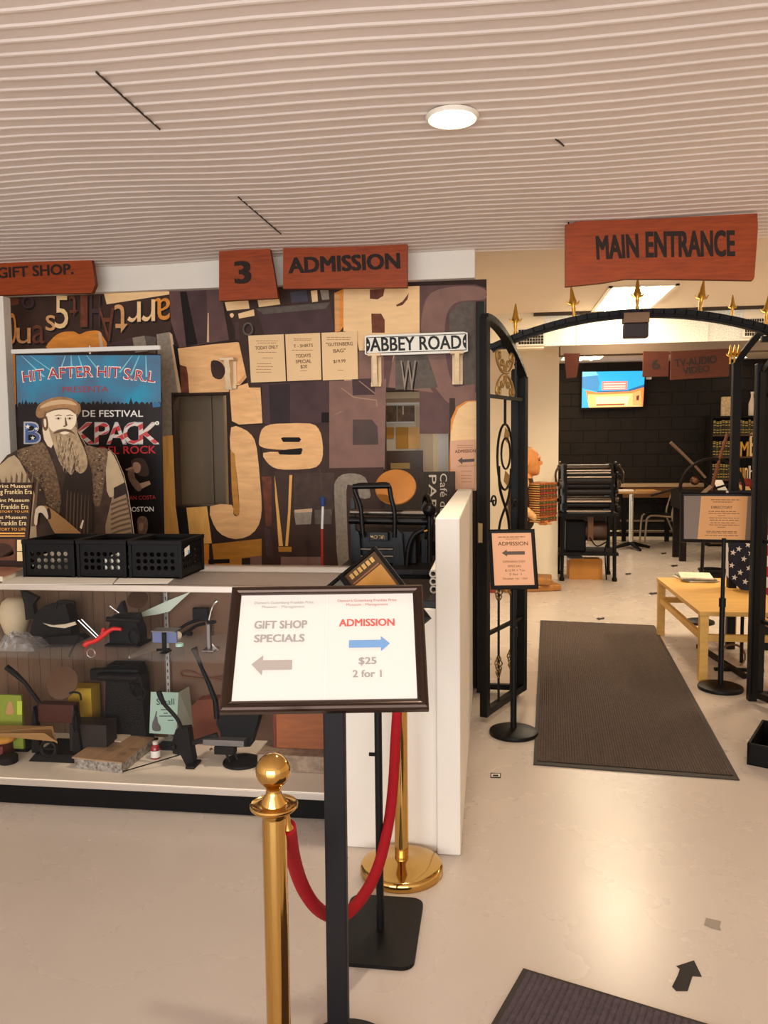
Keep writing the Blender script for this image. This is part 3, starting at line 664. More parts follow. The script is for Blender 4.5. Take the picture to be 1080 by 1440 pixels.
mb = MB(); mb.prism([(a.x - .004, Yb - .04, SZ - .008), (a.x - .004, Yf + .12, SZ - .008), (a.x - .004, Yf + .12, SZ - .02), (a.x - .004, Yb - .04, SZ - .07)], (.006, 0, 0), al); mb.build('shelf_bracket', t)
CT = ZT_ + .006
# ------------------------------------------------------------------ on the counter: crates, papers, flyer, book
crm = mat('crate_plastic', (13, 10, 10), .5, spec=.15)
def crate(x0, x1, yf, yb, z0, h, lab, stick=False):
    t = thing('file_crate', lab, 'crate', ((x0 + x1) / 2, (yf + yb) / 2, z0), 0, 'black plastic crates in a row on the counter')
    th = .004
    def panel(mb, P, Ux, Uz, W_, H_, nx, nz, Nv):
        # plate W x H with round holes; solid margins
        mx, mz0, mz1 = .022, .03, .035; cw, ch = (W_ - 2 * mx) / nx, (H_ - mz0 - mz1) / nz; r = min(cw, ch) * .36; K = 12
        def q(a, b2, d=0): return P + Ux * a + Uz * b2 + Nv * d
        for d in (0, th):
            for a, b2, c2, e in ((0, 0, W_, mz0), (0, H_ - mz1, W_, H_), (0, mz0, mx, H_ - mz1), (W_ - mx, mz0, W_, H_ - mz1)):
                mb.add([q(a, b2, d), q(c2, b2, d), q(c2, e, d), q(a, e, d)], [[0, 1, 2, 3]], crm)
            for i in range(nx):
                for j in range(nz):
                    cx, cz = mx + cw * (i + .5), mz0 + ch * (j + .5); vs = []
                    for k in range(K):
                        an = 2 * PI * (k + .5) / K; co, si = math.cos(an), math.sin(an); s_ = min(cw / 2 / max(abs(co), 1e-6), ch / 2 / max(abs(si), 1e-6))
                        vs += [q(cx + co * s_, cz + si * s_, d), q(cx + co * r, cz + si * r, d)]
                    mb.add(vs, [[2 * k, 2 * ((k + 1) % K), 2 * ((k + 1) % K) + 1, 2 * k + 1] for k in range(K)], crm)
                    for sx in (-1, 1):
                        for sz in (-1, 1):
                            pass
        for i in range(nx):
            for j in range(nz):
                cx, cz = mx + cw * (i + .5), mz0 + ch * (j + .5); vs = []
                for k in range(K):
                    an = 2 * PI * (k + .5) / K; vs += [q(cx + math.cos(an) * r, cz + math.sin(an) * r, 0), q(cx + math.cos(an) * r, cz + math.sin(an) * r, th)]
                mb.add(vs, [[2 * k, 2 * ((k + 1) % K), 2 * ((k + 1) % K) + 1, 2 * k + 1] for k in range(K)], crm)
    ins = .008
    for nm, P, Ux, L_, n_, Nv in (('front_panel', V((x0 + ins, yf + ins, z0)), V((1, 0, 0)), x1 - x0 - 2 * ins, 6, V((0, 1, 0))), ('back_panel', V((x0 + ins, yb - ins, z0)), V((1, 0, 0)), x1 - x0 - 2 * ins, 6, V((0, -1, 0))),
                         ('side_panel', V((x0 + ins, yf + ins, z0)), V((0, 1, 0)), yb - yf - 2 * ins, 8, V((1, 0, 0))), ('side_panel', V((x1 - ins, yf + ins, z0)), V((0, 1, 0)), yb - yf - 2 * ins, 8, V((-1, 0, 0)))):
        mb = MB(); panel(mb, P, Ux, V((0, 0, 1)), L_, h - .012, n_, 3, Nv); mb.build(nm, t)
    mb = MB(); mb.box(x0 + ins, yf + ins, z0 + .001, x1 - ins, yb - ins, z0 + .006, crm); mb.build('bottom', t)
    mb = MB()
    for a in ((x0, yf, x1, yf + .02), (x0, yb - .02, x1, yb), (x0, yf + .019, x0 + .014, yb - .019), (x1 - .014, yf + .019, x1, yb - .019)): mb.box(a[0], a[1], z0 + h - .018, a[2], a[3], z0 + h, crm, .002)
    mb.build('rim', t)
    for x in (x0 + .002, x1 - .016):
        for y in (yf + .002, yb - .016): MB().box(x, y, z0, x + .014, y + .014, z0 + h - .004, crm, .002).build('corner_post', t)
    if stick:
        fs_ = lambda y, z, off=0: V((x1 - ins + .0015 + off, y, z)); mb = MB()
        q = mb.add([fs_(yf + .05, z0 + .09), fs_(yf + .11, z0 + .10), fs_(yf + .11, z0 + .135), fs_(yf + .05, z0 + .125)], [[0, 1, 2, 3]], paper)
        mb.add([fs_(yf + .085, z0 + .095, .001), fs_(yf + .105, z0 + .098, .001), fs_(yf + .105, z0 + .115, .001), fs_(yf + .085, z0 + .112, .001)], [[0, 1, 2, 3]], bluet); mb.build('price_sticker', t)
CY = 3.27
cz = CT + .002; ch_ = on(140, 812, 1, CY).z; hgt = on(140, 760, 1, CY).z - cz
xa = [on(p, 800, 1, CY).x for p in (31, 105, 107, 178, 180, 256)]
crate(xa[0], xa[1], CY, 3.55, cz, hgt, 'black perforated plastic crate, left of three on the counter, papers showing through')
crate(xa[2], xa[3], CY, 3.55, cz, hgt, 'black perforated plastic crate in the middle of three on the counter')
crate(xa[4], xa[5], CY, 3.55, cz, hgt, 'black perforated plastic crate, right of three, white sticker on its side', True)
# folders inside the crates
for i, (xx, dd) in enumerate(((xa[0] + .05, .0), (xa[2] + .12, .03))):
    mb = MB()
    for k in range(3): mb.box(xx + k * .03, CY + .03, cz + .008, xx + k * .03 + .012, 3.52, cz + .085 + .012 * k, mat('folder_cream', (232, 222, 204), .7))
    tag(mb.build('paper_stack'), ('stack of cream papers standing inside the left black crate', 'stack of cream papers standing inside the middle black crate')[i], 'papers')
f = None
def flat(lab, q, z, m, th=.0015, name='paper_sheet', group=None, cat='paper'):
    mb = MB(); mb.prism([fl(*p, z) for p in q], (0, 0, th), m); return tag(mb.build(name), lab, cat, group)
flat('white paper sheet on the glass counter under the left and middle crates', [(0, 822), (158, 821.5), (170, 806), (20, 806)], CT, paper)
flat('white paper sheet on the glass counter under the right crate', [(160, 821), (236, 820.5), (252, 808), (175, 806)], CT, paper)
t = thing('picture_book', 'pale book lying on the counter at the left edge under the flyer', 'book', fl(10, 815, CT))
mb = MB(); mb.prism([fl(-40, 812, CT), fl(4, 818, CT), fl(34, 807, CT), fl(-5, 800, CT)], (0, 0, .022), mat('book_pages', (222, 208, 186), .7)); mb.build('pages', t)
mb = MB(); mb.prism([fl(-42, 812, CT) + V((0, 0, .022)), fl(5, 818.5, CT) + V((0, 0, .022)), fl(35, 807, CT) + V((0, 0, .022)), fl(-5, 799.5, CT) + V((0, 0, .022))], (0, 0, .002), mat('book_cover', (176, 126, 104), .5)); mb.build('cover', t)
# flyer standing
YF = 3.42; f = YP(YF)
mb = MB(); q = [(-60, 679), (46, 678.5), (39, 725), (37, 790), (34, 800), (-60, 800)]
mb.prism([f(*p) for p in [(-60, 679), (46, 678.5), (36, 798), (-60, 800)]], (0, .012, 0), mat('flyer_dark', (48, 26, 16), .45))
go = mat('flyer_orange', (236, 164, 72), .5); go2 = mat('flyer_cream', (236, 204, 150), .5)
for s, x1, y, h, m in (('World Print Museum', 44, 686, 5, go2), ('Gutenberg Franklin Era', 45, 695, 7, go2), ('World Print Museum', 41, 706, 5, go2), ('Gutenberg Franklin Era', 40, 716, 7, go2), ('BRINGING HISTORY TO LIFE', 40, 721, 3, go), ('World Print Museum', 37, 730, 5, go2), ('Gutenberg Franklin Era', 37, 739, 7, go2), ('BRINGING HISTORY TO LIFE', 36, 746.5, 4, go)):
    mb.txt(s, f, (x1 - 76, y), (x1, y - .4), h, m, .01)
mb.rect(f, -60, 749, 35, 751, go); mb.rect(f, -60, 753, 35, 754.5, go)
br_ = mat('flyer_photo', (96, 56, 34), .5, 0, .4, 16); mb.rect(f, -60, 758, 22, 788, br_); mb.pp(f, sm([(-40, 768), (5, 764), (18, 772), (14, 782), (-30, 785)], 3), mat('flyer_photo2', (60, 34, 22), .5))
mb.rect(f, 24, 741, 37, 757.5, go2) if False else None
mb.rect(f, 24, 759, 35.5, 775, go2); mb.rect(f, 24, 776, 34, 789, go2)
o = mb.build('flyer'); tag(o, 'dark flyer with orange lettering standing on the counter at the left edge', 'flyer')
# ------------------------------------------------------------------ pull-up banner behind the counter
YBn = 4.6; f = YP(YBn); rnd = random.Random(7)
t = thing('pull_up_banner', 'blue and black pull-up banner reading HIT AFTER HIT behind the counter', 'banner', (f(122, 600).x, YBn + .02, 0))
zb0 = .09
fl_ = [f(22, 498), f(226, 498), V((f(229, 760).x, YBn, zb0)), V((f(30, 700).x, YBn, zb0))]
mb = MB(); mb.prism(fl_, (0, .002, 0), mat('banner_black', (24, 15, 13), .38)); 
sky = mat('banner_blue', (46, 150, 186), .35, 0, 1, 5, rgb2=(92, 92, 118))
mb.pp(f, [(22.3, 499.5), (225.8, 499.5), (226.4, 572), (24.5, 572)], sky, .0008)
ray = mat('banner_ray', (130, 200, 215), .35)
for x0, y0, x1, y1, w_ in ((30, 500, 62, 530, 2), (42, 500, 80, 527, 1.6), (92, 500, 84, 524, 1.6), (100, 500, 101, 526, 1.8), (110, 500, 118, 524, 1.6), (122, 500, 140, 522, 1.5), (186, 500, 168, 524, 1.6), (196, 500, 184, 528, 1.6), (205, 500, 206, 530, 1.4)):
    mb.pp(f, [(x0 - .4, y0), (x0 + .4, y0), (x1 + w_, y1), (x1 - w_, y1)], ray, .001)
crowd = mat('banner_crowd', (36, 28, 30), .4)
pts = [(25, 600)]; x = 25
while x < 226:
    w_ = rnd.uniform(3, 9); h_ = rnd.choice((1, 2, 3, 3, 8)) * rnd.uniform(.7, 1.2); q_ = w_ * (.12 if h_ > 5 else .35); pts += [(x, 569), (x + w_ / 2 - q_, 568 - h_ * .6), (x + w_ / 2, 567 - h_), (x + w_ / 2 + q_, 568 - h_ * .6), (x + w_, 569)]; x += w_
pts += [(226.5, 600)]
mb.pp(f, pts, crowd, .0012)
wt = mat('banner_white', (244, 236, 226), .4); rd = mat('banner_red', (196, 44, 46), .4); rd2 = mat('banner_dull_red', (170, 60, 54), .4)
for s, a, b2, h in (('HIT', (33, 537), (62, 533.5), 15), ('AFTER', (68, 532.5), (130, 529.5), 15.5), ('HIT', (137, 529.5), (168, 531), 15), ('S.R.L', (174, 532.5), (217, 537.5), 15)):
    mb.txt(s, f, (a[0] - .7, a[1] + .7), (b2[0] + .7, b2[1] + .7), h + 1.6, wt, .03, .0016); mb.txt(s, f, a, b2, h, rd, .0, .002)
mb.txt('PRESENTA', f, (88, 551.8), (152, 551), 8.5, rd2, 0, .002)
mb.txt('DE FESTIVAL', f, (116, 586), (201, 586), 9.5, wt, .015, .0018)
st = bpy.data.materials.new('banner_flag_stripes'); st.use_nodes = True; nt = st.node_tree; wv = nt.nodes.new('ShaderNodeTexWave'); wv.inputs['Scale'].default_value = 5.5; wv.inputs['Distortion'].default_value = 1.0; wv.bands_direction = 'Z'
tc = nt.nodes.new('ShaderNodeTexCoord'); mp = nt.nodes.new('ShaderNodeMapping'); mp.inputs['Rotation'].default_value = (0, .45, 0); cr = nt.nodes.new('ShaderNodeValToRGB'); cr.color_ramp.interpolation = 'CONSTANT'
cr.color_ramp.elements[0].color = (*lin((206, 64, 62)), 1); cr.color_ramp.elements[1].color = (*lin((226, 210, 198)), 1); cr.color_ramp.elements[1].position = .55
nt.links.new(tc.outputs['Object'], mp.inputs[0]); nt.links.new(mp.outputs[0], wv.inputs['Vector']); nt.links.new(wv.outputs['Fac'], cr.inputs[0]); nt.links.new(cr.outputs[0], nt.nodes['Principled BSDF'].inputs['Base Color']); nt.nodes['Principled BSDF'].inputs['Roughness'].default_value = .4
sil = mat('banner_silver', (188, 182, 182), .35); bl = mat('banner_navy', (74, 100, 150), .4)
mb.txt('B', f, (34, 624), (57, 624), 32.5, sil, .02, .0016); mb.txt('B', f, (35.5, 622.6), (55.5, 622.6), 29, bl, 0, .002)
for s, a, b2 in (('K', 103, 132), ('P', 134, 153), ('A', 151, 177), ('C', 174, 198), ('K', 196, 223)):
    mb.txt(s, f, (a - .6, 624.6), (b2 + .6, 624.6), 32.5, sil, .02, .0016); mb.txt(s, f, (a, 623.4), (b2, 623.4), 30, st, .015, .002)
def star(mb, f, cx, cy, r, m, off=.0024, rot=-PI / 2):
    mb.pp(f, [(cx + (r if i % 2 == 0 else r * .4) * math.cos(rot + i * PI / 5), cy + (r if i % 2 == 0 else r * .4) * math.sin(rot + i * PI / 5)) for i in range(10)], m, off)
for cx, cy, r in ((39, 600, 4), (51, 603, 3), (46, 616, 3.5)): star(mb, f, cx, cy, r, wt)
mb.pp(f, [(221 + 3 * math.cos(i * .52), 595 + 3 * math.sin(i * .52)) for i in range(12)], wt, .0022); mb.txt('R', f, (219.6, 596.8), (222.4, 596.8), 3.6, crowd, 0, .0026)
mb.txt('DEL ROCK', f, (140, 638.6), (219, 637.4), 11, rd, .015, .0018)
sep = mat('banner_sepia', (120, 92, 74), .4, 0, .35, 40); sep2 = mat('banner_sepia_light', (166, 130, 104), .4); sepd = mat('banner_sepia_dark', (66, 46, 38), .4)
mb.pp(f, sm([(184, 650), (192, 644), (202, 646), (208, 656), (209, 668), (200, 670), (190, 664)], 3), sepd, .0016); mb.pp(f, sm([(187, 652), (193, 650), (198, 655), (196, 664), (189, 664)], 3), sep2, .002)
mb.pp(f, [(176, 660), (186, 656), (188, 659), (178, 662)], sep2, .0024); mb.pp(f, sm([(180, 662), (188, 660), (190, 672), (200, 684), (194, 691), (182, 676)], 3), sep, .0022); mb.pp(f, [(196, 680), (210, 676), (212, 681), (200, 687)], sep2, .0024)
mb.txt('AN COSTA', f, (182, 703), (219, 702), 6, rd2, 0, .0018); mb.txt('BOSTON', f, (180.5, 719.6), (216, 719.2), 7, wt, .01, .0018)
mb.pp(f, sm([(193, 732), (198, 726), (206, 728), (208, 740), (204, 752), (195, 750)], 3), sep, .0016); mb.pp(f, sm([(195, 738), (199, 735), (202, 738), (200, 746), (196, 745)], 3), sep2, .002)
mb.pp(f, [(214, 567), (225, 566), (225.5, 572), (215, 573)], mat('banner_tab_blue', (58, 110, 150), .4), .002)
mb.build('printed_panel', t, True)
mb = MB(); a, b2 = f(17, 495), f(226, 494.5); mb.box(a.x, YBn - .012, a.z - .012, b2.x, YBn + .012, a.z + .014, paper, .003); mb.build('top_rail', t)
MB().box(f(30, 700).x - .03, YBn - .06, 0, f(229, 760).x + .03, YBn + .08, .09, al, .008).build('cassette', t)
a = f(123, 490); MB().cyl((a.x, YBn + .03, .08), (a.x, YBn + .03, a.z + .02), .007, al, seg=8).build('support_pole', t)
# ------------------------------------------------------------------ cut-out figure of a bearded man (printed flat board)
YC = 4.22; f = YP(YC)
t = thing('cardboard_standee', 'flat cut-out of a bearded man in a cap and fur collar standing before the banner', 'cardboard cutout', (f(90, 700).x, YC, 0))
edge = mat('standee_edge', (226, 208, 180), .6)
out = [(-70, 800), (-60, 712), (-20, 668), (0, 652), (10, 640), (26, 632), (48, 626), (60, 620), (58, 606), (57, 592), (51, 583), (53, 571), (64, 563), (82, 558), (100, 560.5), (112, 569), (113, 578), (107, 588), (108, 604), (114, 616), (122, 628), (140, 630), (152, 631), (162, 640), (174, 668), (180, 695), (186, 735), (189, 760), (190, 800)]
P = [f(*p) for p in out] ; P[0] = V((P[0].x, YC, .0)); P[-1] = V((P[-1].x, YC, .0))
mb = MB(); coat = mat('standee_coat', (66, 47, 36), .6, 0, .35, 18); mb.prism(P, (0, .006, 0), coat, edge)
off = [.0006]
def L_(pts, m, k=3): off[0] += .00006; mb.pp(f, sm(pts, k) if k else pts, m, off[0])
fur = mat('standee_fur', (116, 90, 66), .7, 0, .55, 70); slv = mat('standee_sleeve', (186, 160, 126), .6, 0, .12, 12); skin = mat('standee_skin', (238, 216, 186), .6); skd = mat('standee_line', (110, 80, 58), .6); hat = mat('standee_hat', (160, 118, 78), .6, 0, .3, 30); hat2 = mat('standee_hat_light', (206, 170, 128), .6)
brd = mat('standee_beard', (172, 144, 110), .6, 0, .3, 45); brd2 = mat('standee_beard_light', (206, 182, 148), .6); brdd = mat('standee_beard_dark', (96, 72, 52), .6); ink2 = mat('standee_ink', (44, 30, 22), .6)
L_([(-66, 790), (-56, 714), (-18, 668), (2, 652), (20, 640), (34, 660), (48, 692), (50, 720), (40, 790)], slv, 2)
for i in range(13):
    x = -50 + i * 7.4; L_([(x + rnd.uniform(-1, 1) + 14, 662 + max(0, 14 - x) * .4), (x + 16, 668 + max(0, 14 - x) * .4), (x + 8 + rnd.uniform(0, 4), 740), (x + 5, 740)], mat('standee_fold', (116, 90, 66), .6), 0)
L_([(150, 636), (160, 641), (172, 668), (178, 694), (160, 700), (150, 690)], slv, 2)
L_([(158, 698), (176, 690), (184, 734), (188, 772), (150, 776), (148, 740)], mat('standee_cuff', (146, 118, 88), .6), 1)
for i in range(9):
    y = 702 + i * 7; L_([(156, y + 6), (168, y + 1), (180 + i * .6, y - 3), (181 + i * .6, y), (168, y + 4), (156, y + 9)], brdd, 0)
L_([(160, 686), (176, 678), (179, 694), (160, 702)], ink2, 1)
L_([(24, 634), (44, 627), (60, 622), (70, 640), (80, 668), (86, 705), (80, 730), (70, 716), (62, 690), (46, 668), (30, 650)], fur, 2)
L_([(118, 628), (136, 630), (151, 632), (150, 652), (146, 680), (140, 712), (130, 705), (126, 670)], fur, 2)
for i in range(170):
    if rnd.random() < .55: u = rnd.random(); x = 30 + 52 * u + rnd.uniform(-8, 8); y = 634 + 84 * u + rnd.uniform(-4, 4)
    else: u = rnd.random(); x = 141 - 4 * u + rnd.uniform(-8, 7); y = 635 + 66 * u
    s_ = rnd.uniform(.8, 1.8); L_([(x - s_, y), (x, y - s_ * .8), (x + s_, y), (x, y + s_ * .5)], rnd.choice((brdd, ink2, brd)), 0)
L_([(112, 640), (128, 660), (130, 720), (124, 780), (90, 780), (86, 720), (92, 668)], ink2, 2)
for i in range(7): L_([(94 + i * 5, 690 + i * 3), (95.5 + i * 5, 690), (93 + i * 5, 775), (91 + i * 5, 775)], brdd, 0)
# head
L_([(60, 594), (62, 618), (72, 630), (78, 610), (68, 590)], mat('standee_ruff', (226, 202, 170), .6), 2)
L_([(64, 588), (70, 577), (98, 573), (107, 582), (106, 598), (101, 607), (88, 612), (76, 611), (68, 602)], skin, 3)
L_([(60, 586), (66, 586), (68, 600), (64, 606), (60, 600)], skd, 3); L_([(61.5, 590), (64.5, 590), (65, 599), (62.5, 600)], skin, 3)
L_([(50.5, 584), (53, 571), (64, 563), (82, 558), (100, 560.5), (112, 569), (113, 578), (107, 583), (96, 576), (78, 577), (66, 581), (58, 588)], hat, 3); L_([(56, 574), (66, 566), (84, 562), (100, 564), (108, 570), (92, 568), (74, 570)], hat2, 3); L_([(57, 585), (76, 577), (96, 576), (107, 581), (96, 574), (76, 575)], skd, 2)
for ex in (82, 98):
    L_([(ex - 5, 588.5), (ex, 586.5), (ex + 5, 588), (ex, 590.5)], brd2, 2); L_([(ex - 1.6, 588.5), (ex, 586.8), (ex + 1.6, 588.5), (ex, 590)], ink2, 2); L_([(ex - 6, 585.5), (ex, 583), (ex + 6, 585), (ex, 584.4)], skd, 2)
L_([(91, 587), (92.5, 587), (95, 598), (91, 600.5), (88, 599), (91.5, 598)], skd, 1); L_([(82, 608), (90, 605.5), (98, 607), (90, 609)], mat('standee_lip', (186, 136, 108), .6), 2)
L_([(68, 600), (74, 607), (82, 604), (91, 602.5), (100, 604), (106, 598), (110, 612), (118, 630), (123, 648), (121, 660), (113, 666), (106, 661), (100, 668), (93, 660), (86, 654), (80, 640), (74, 622)], brd, 3)
L_([(84, 609), (91, 606.5), (98, 608.5), (91, 611)], skin, 2); L_([(74, 610), (82, 605), (91, 603.5), (100, 605), (107, 612), (100, 608.5), (91, 606.5), (83, 608.5)], brdd, 2)
for i in range(90):
    u = rnd.random(); v_ = rnd.random(); x = 78 + 26 * u + 10 * v_; y = 613 + 46 * v_; L_([(x, y), (x + .9, y), (x + 1.6 * math.sin(v_ * 9 + u * 5), y + 7), (x + .4 + 1.6 * math.sin(v_ * 9 + u * 5), y + 9)], rnd.choice((brd2, brd2, brdd, skd)), 0)
# scroll and hand
L_([(62, 715), (70, 714), (112, 748), (124, 770), (100, 775), (74, 745)], mat('standee_scroll', (178, 132, 84), .6), 2); L_([(66, 716), (70, 715), (72, 728), (68, 730)], ink2, 2)
L_([(50, 716), (58, 711), (64, 714), (68, 726), (66, 730), (60, 722), (54, 722), (52, 738), (48, 736)], skin, 2); L_([(112, 742), (116, 731), (118, 732), (115, 744)], skin, 1)
mb.build('printed_board', t, True)
MB().box(f(60, 700).x, YC + .006, 0, f(110, 700).x, YC + .2, .02, edge).build('easel_foot', t)
# ------------------------------------------------------------------ grey cabinet seen through the left opening, notice cabinet through the right one
Yk = 5.45; f = YP(Yk); tan_ = mat('olive_locker', (140, 120, 96), .5, .1, .05, 3)
a, b2, c2 = f(226, 540), f(297, 540), f(322, 720)
t = thing('metal_cabinet', 'olive grey metal cabinet seen through the left opening in the type wall', 'cabinet', ((a.x + c2.x) / 2, Yk, 0))
MB().box(a.x - .2, Yk + .02, 0, c2.x - .02, Yk + .5, 2.1, tan_, .004).build('body', t)
MB().box(a.x - .2, Yk, .05, b2.x - .003, Yk + .02, 2.08, tan_, .004).build('door', t); MB().box(b2.x + .003, Yk + .002, .05, c2.x - .02, Yk + .02, 2.08, tan_, .004).build('door', t)
Yn = 5.75; f = YP(Yn); nw = mat('notice_white', (226, 208, 176), .6)
a, b2 = f(520, 540), f(616, 700)
t = thing('display_cabinet', 'cream display cabinet with photos and yellow folders seen through the right opening', 'cabinet', ((a.x + b2.x) / 2, Yn, 0))
MB().box(a.x, Yn, 0, b2.x, Yn + .4, 2.1, nw, .004).build('body', t)
mb = MB()
for y in (568, 596): mb.box(a.x, Yn - .03, f(0, y + 1.2).z, b2.x - .1, Yn, f(0, y - 1.2).z, paper, .002)
mb.build('shelf_edges', t) if False else None
def card(nm, x0, y0, x1, y1, m, th=.01):
    p, q = f(x0, y0), f(x1, y1); MB().box(p.x, Yn - th, q.z, q.x, Yn + .002, p.z, m, .001).build(nm, t)
card('shelf_rail', 530, 567, 616, 569, paper, .03); card('shelf_rail', 530, 593.5, 583, 595.5, paper, .03)
card('header_panel', 542, 561, 613, 566, mat('notice_grey', (172, 146, 116), .6))
ph = mat('notice_photo', (112, 82, 54), .5, 0, .5, 22); card('photo', 541, 571, 558, 593, ph); card('photo', 559, 571, 583, 593, ph); card('photo', 566, 571, 568, 583, nw, .012)
card('printed_notice', 585, 572, 609, 662, mat('notice_sheet', (206, 182, 150), .6)); card('emblem', 593, 577, 604.5, 586, mat('notice_emblem', (150, 108, 72), .6), .012)
card('folder', 541, 601, 554, 617, mat('folder_ochre', (200, 140, 48), .6), .014); card('folder', 557, 601, 574, 631, mat('folder_ochre', (200, 140, 48), .6), .014); card('folder', 574, 601, 591, 631, mat('folder_peach', (232, 176, 104), .6), .014)
card('monitor', 542, 634, 595, 672, mat('monitor_brown', (88, 64, 44), .4), .03); card('screen_strip', 550, 651, 577, 659, mat('notice_emblem2', (196, 160, 96), .6), .033)
a, b2 = YP(5.6)(616, 540), YP(5.6)(633, 700)
struct(MB().box(a.x, 5.55, 0, b2.x, 5.6, 2.3, white, .003), 'trim_7')

# ------------------------------------------------------------------ tabletop printing press behind the counter
Yp = 4.15; f = YP(Yp); k = Yp / FPX
a, b2 = f(486, 790), f(606, 790)
tz = .93
t = thing('press_table', 'black cabinet under the printing press behind the counter', 'table', ((a.x + b2.x) / 2, Yp + .1, 0))
MB().box(a.x, Yp - .12, .03, b2.x, Yp + .38, tz - .03, blackm, .004).build('body', t); MB().box(a.x - .02, Yp - .14, tz - .03, b2.x + .01, Yp + .4, tz, mat('black_lam', (22, 18, 17)), .004).build('top', t)
pi = mat('press_black', (12, 8, 7), .4, 0, spec=.25); pst = mat('press_steel', (110, 96, 84), .35, .8)
t = thing('printing_press', 'black hand printing press with golden ink disc behind the counter', 'printing press', ((a.x + b2.x) / 2, Yp + .1, tz))
c = f(553, 686); ax = V((.05, -.82, .56)).normalized()
MB().lathe([(.02, -.03), (.108, -.012), (.112, -.006), (.112, .0), (.108, .004), (.0, .005)], c + V((0, .1, 0)), mat('ink_disc_gold', (168, 106, 40), .45, .3, .1, 12), 40, ax).build('ink_disc', t)
MB().tube(sm([f(511, 756), f(509, 735), f(507, 712), f(500, 693), f(499, 685), f(506, 682), f(524, 682), f(540, 681), f(547, 684), f(550, 700), f(555, 722), f(555, 756)], 3, False), .0125, pi, 10).build('yoke_handle', t)
mb = MB(); mb.cyl(f(497, 684) - V((0, .02, 0)), f(549, 683) - V((0, .02, 0)), .014, pi); mb.build('yoke_bar', t)
mb = MB(); mb.cyl(f(488, 722) + V((0, .1, 0)), f(600, 724) + V((0, .1, 0)), .017, pst); mb.build('roller', t)
mb = MB(); mb.cyl(f(488, 733) + V((0, .06, 0)), f(600, 735) + V((0, .06, 0)), .02, pi); mb.build('roller', t)
for x0, x1, y0 in ((497, 506, 745), (552, 566, 744), (488, 495, 700), (590, 600, 706)):
    p, q = f(x0, y0), f(x1, 800); dy = .0 if y0 > 740 else .1
    mb = MB(); mb.prism([V((p.x, Yp + dy, tz)), V((q.x + .01, Yp + dy, tz)), V((q.x, Yp + dy, p.z - .03)), V(((p.x + q.x) / 2, Yp + dy, p.z)), V((p.x, Yp + dy, p.z - .03))], (0, .035, 0), pi); mb.build('side_frame', t)
p, q = f(500, 748), f(585, 790); mb = MB(); mb.box(p.x, Yp + .04, tz, q.x, Yp + .25, p.z, pi, .006); mb.build('bed', t)
p, q = f(519, 748), f(546, 761); mb = MB(); mb.box(p.x, Yp - .005, q.z, q.x, Yp + .04, p.z, pi, .003); mb.txt('MODEL', lambda x, y, o_=0: f(x, y) - V((0, .0065, 0)), (521, 757.5), (543, 757), 5, mat('brass_letters', (214, 170, 110), .4, .6), .02); mb.build('name_plate', t)
for y in (772, 782): mb = MB(); mb.cyl(f(508, y) - V((0, .01, 0)), f(553, y) - V((0, .01, 0)), .006, pst); mb.build('rail', t)
c = f(602, 720) + V((0, .14, 0)); mb = MB(); mb.ring(c - V((.015, 0, 0.06)), (1, .25, 0), .14, .012, pi)
for i in range(5):
    an = i * 2 * PI / 5; mb.cyl(c - V((.015, 0, .06)), c - V((.015, 0, .06)) + V((0, math.cos(an), math.sin(an))) * .14, .008, pi, seg=8)
mb.build('flywheel', t)
mb = MB(); mb.ball(f(604, 717) - V((0, 0, 0)), .036, pi); mb.cyl(f(604, 717), f(604, 790), .012, pi); mb.build('knob', t)
mb = MB(); mb.tube(sm([f(572, 800), f(575, 770), f(583, 752), f(596, 745)], 4, False), .014, pi); mb.build('arm', t)
mb = MB(); mb.tube([f(594, 748), f(604, 745)], .006, gold); mb.build('latch', t)
# café board leaning on the wall
Yo = 4.86; f = YP(Yo); P = [f(541, 664), f(640, 663), f(640, 760), f(541, 760)]
mb = MB(); mb.prism(P, (0, .02, 0), mat('cafe_board', (60, 48, 38), .6, 0, .3, 5, (8, 1, 1), kind='wave')); lt = mat('chalk_white', (214, 200, 178), .7)
mb.txt('PARIS', f, (603, 668), (603, 738), 11, lt, .005, .0012); mb.txt('Café de', f, (619, 666), (619, 722), 10, lt, -.01, .0012)
o = mb.build('cafe_board'); tag(o, 'dark board lettered Café PARIS turned on its side against the type wall', 'sign')
for bx in (570, 620):
    pass
mb = MB(); mb.box(P[3].x, Yo, 0, P[2].x, Yo + .18, P[3].z - .002, blackm, .004); o = mb.build('low_cabinet'); tag(o, 'black low cabinet under the Café PARIS board', 'cabinet')
# mailing tubes on the black ledge
tm = mat('tube_white', (226, 220, 208), .6)
for i, (px, py, lab) in enumerate(((605, 827, 'lowest'), (606, 815, 'middle'), (608, 803, 'topmost'))):
    r_ = .0155; c = V((-.225 - .001 * i, 3.1, .975 + .0165 + i * .0315)); mb = MB()
    mb.lathe([(r_ - .006, .3), (r_ - .006, 0), (r_, 0), (r_, .34), (r_ - .006, .34)], c, tm, 18, (0, 1, 0)); tag(mb.build('mailing_tube'), lab + ' of three white cardboard tubes stacked on the ledge against the half wall', 'tube', 'white mailing tubes')
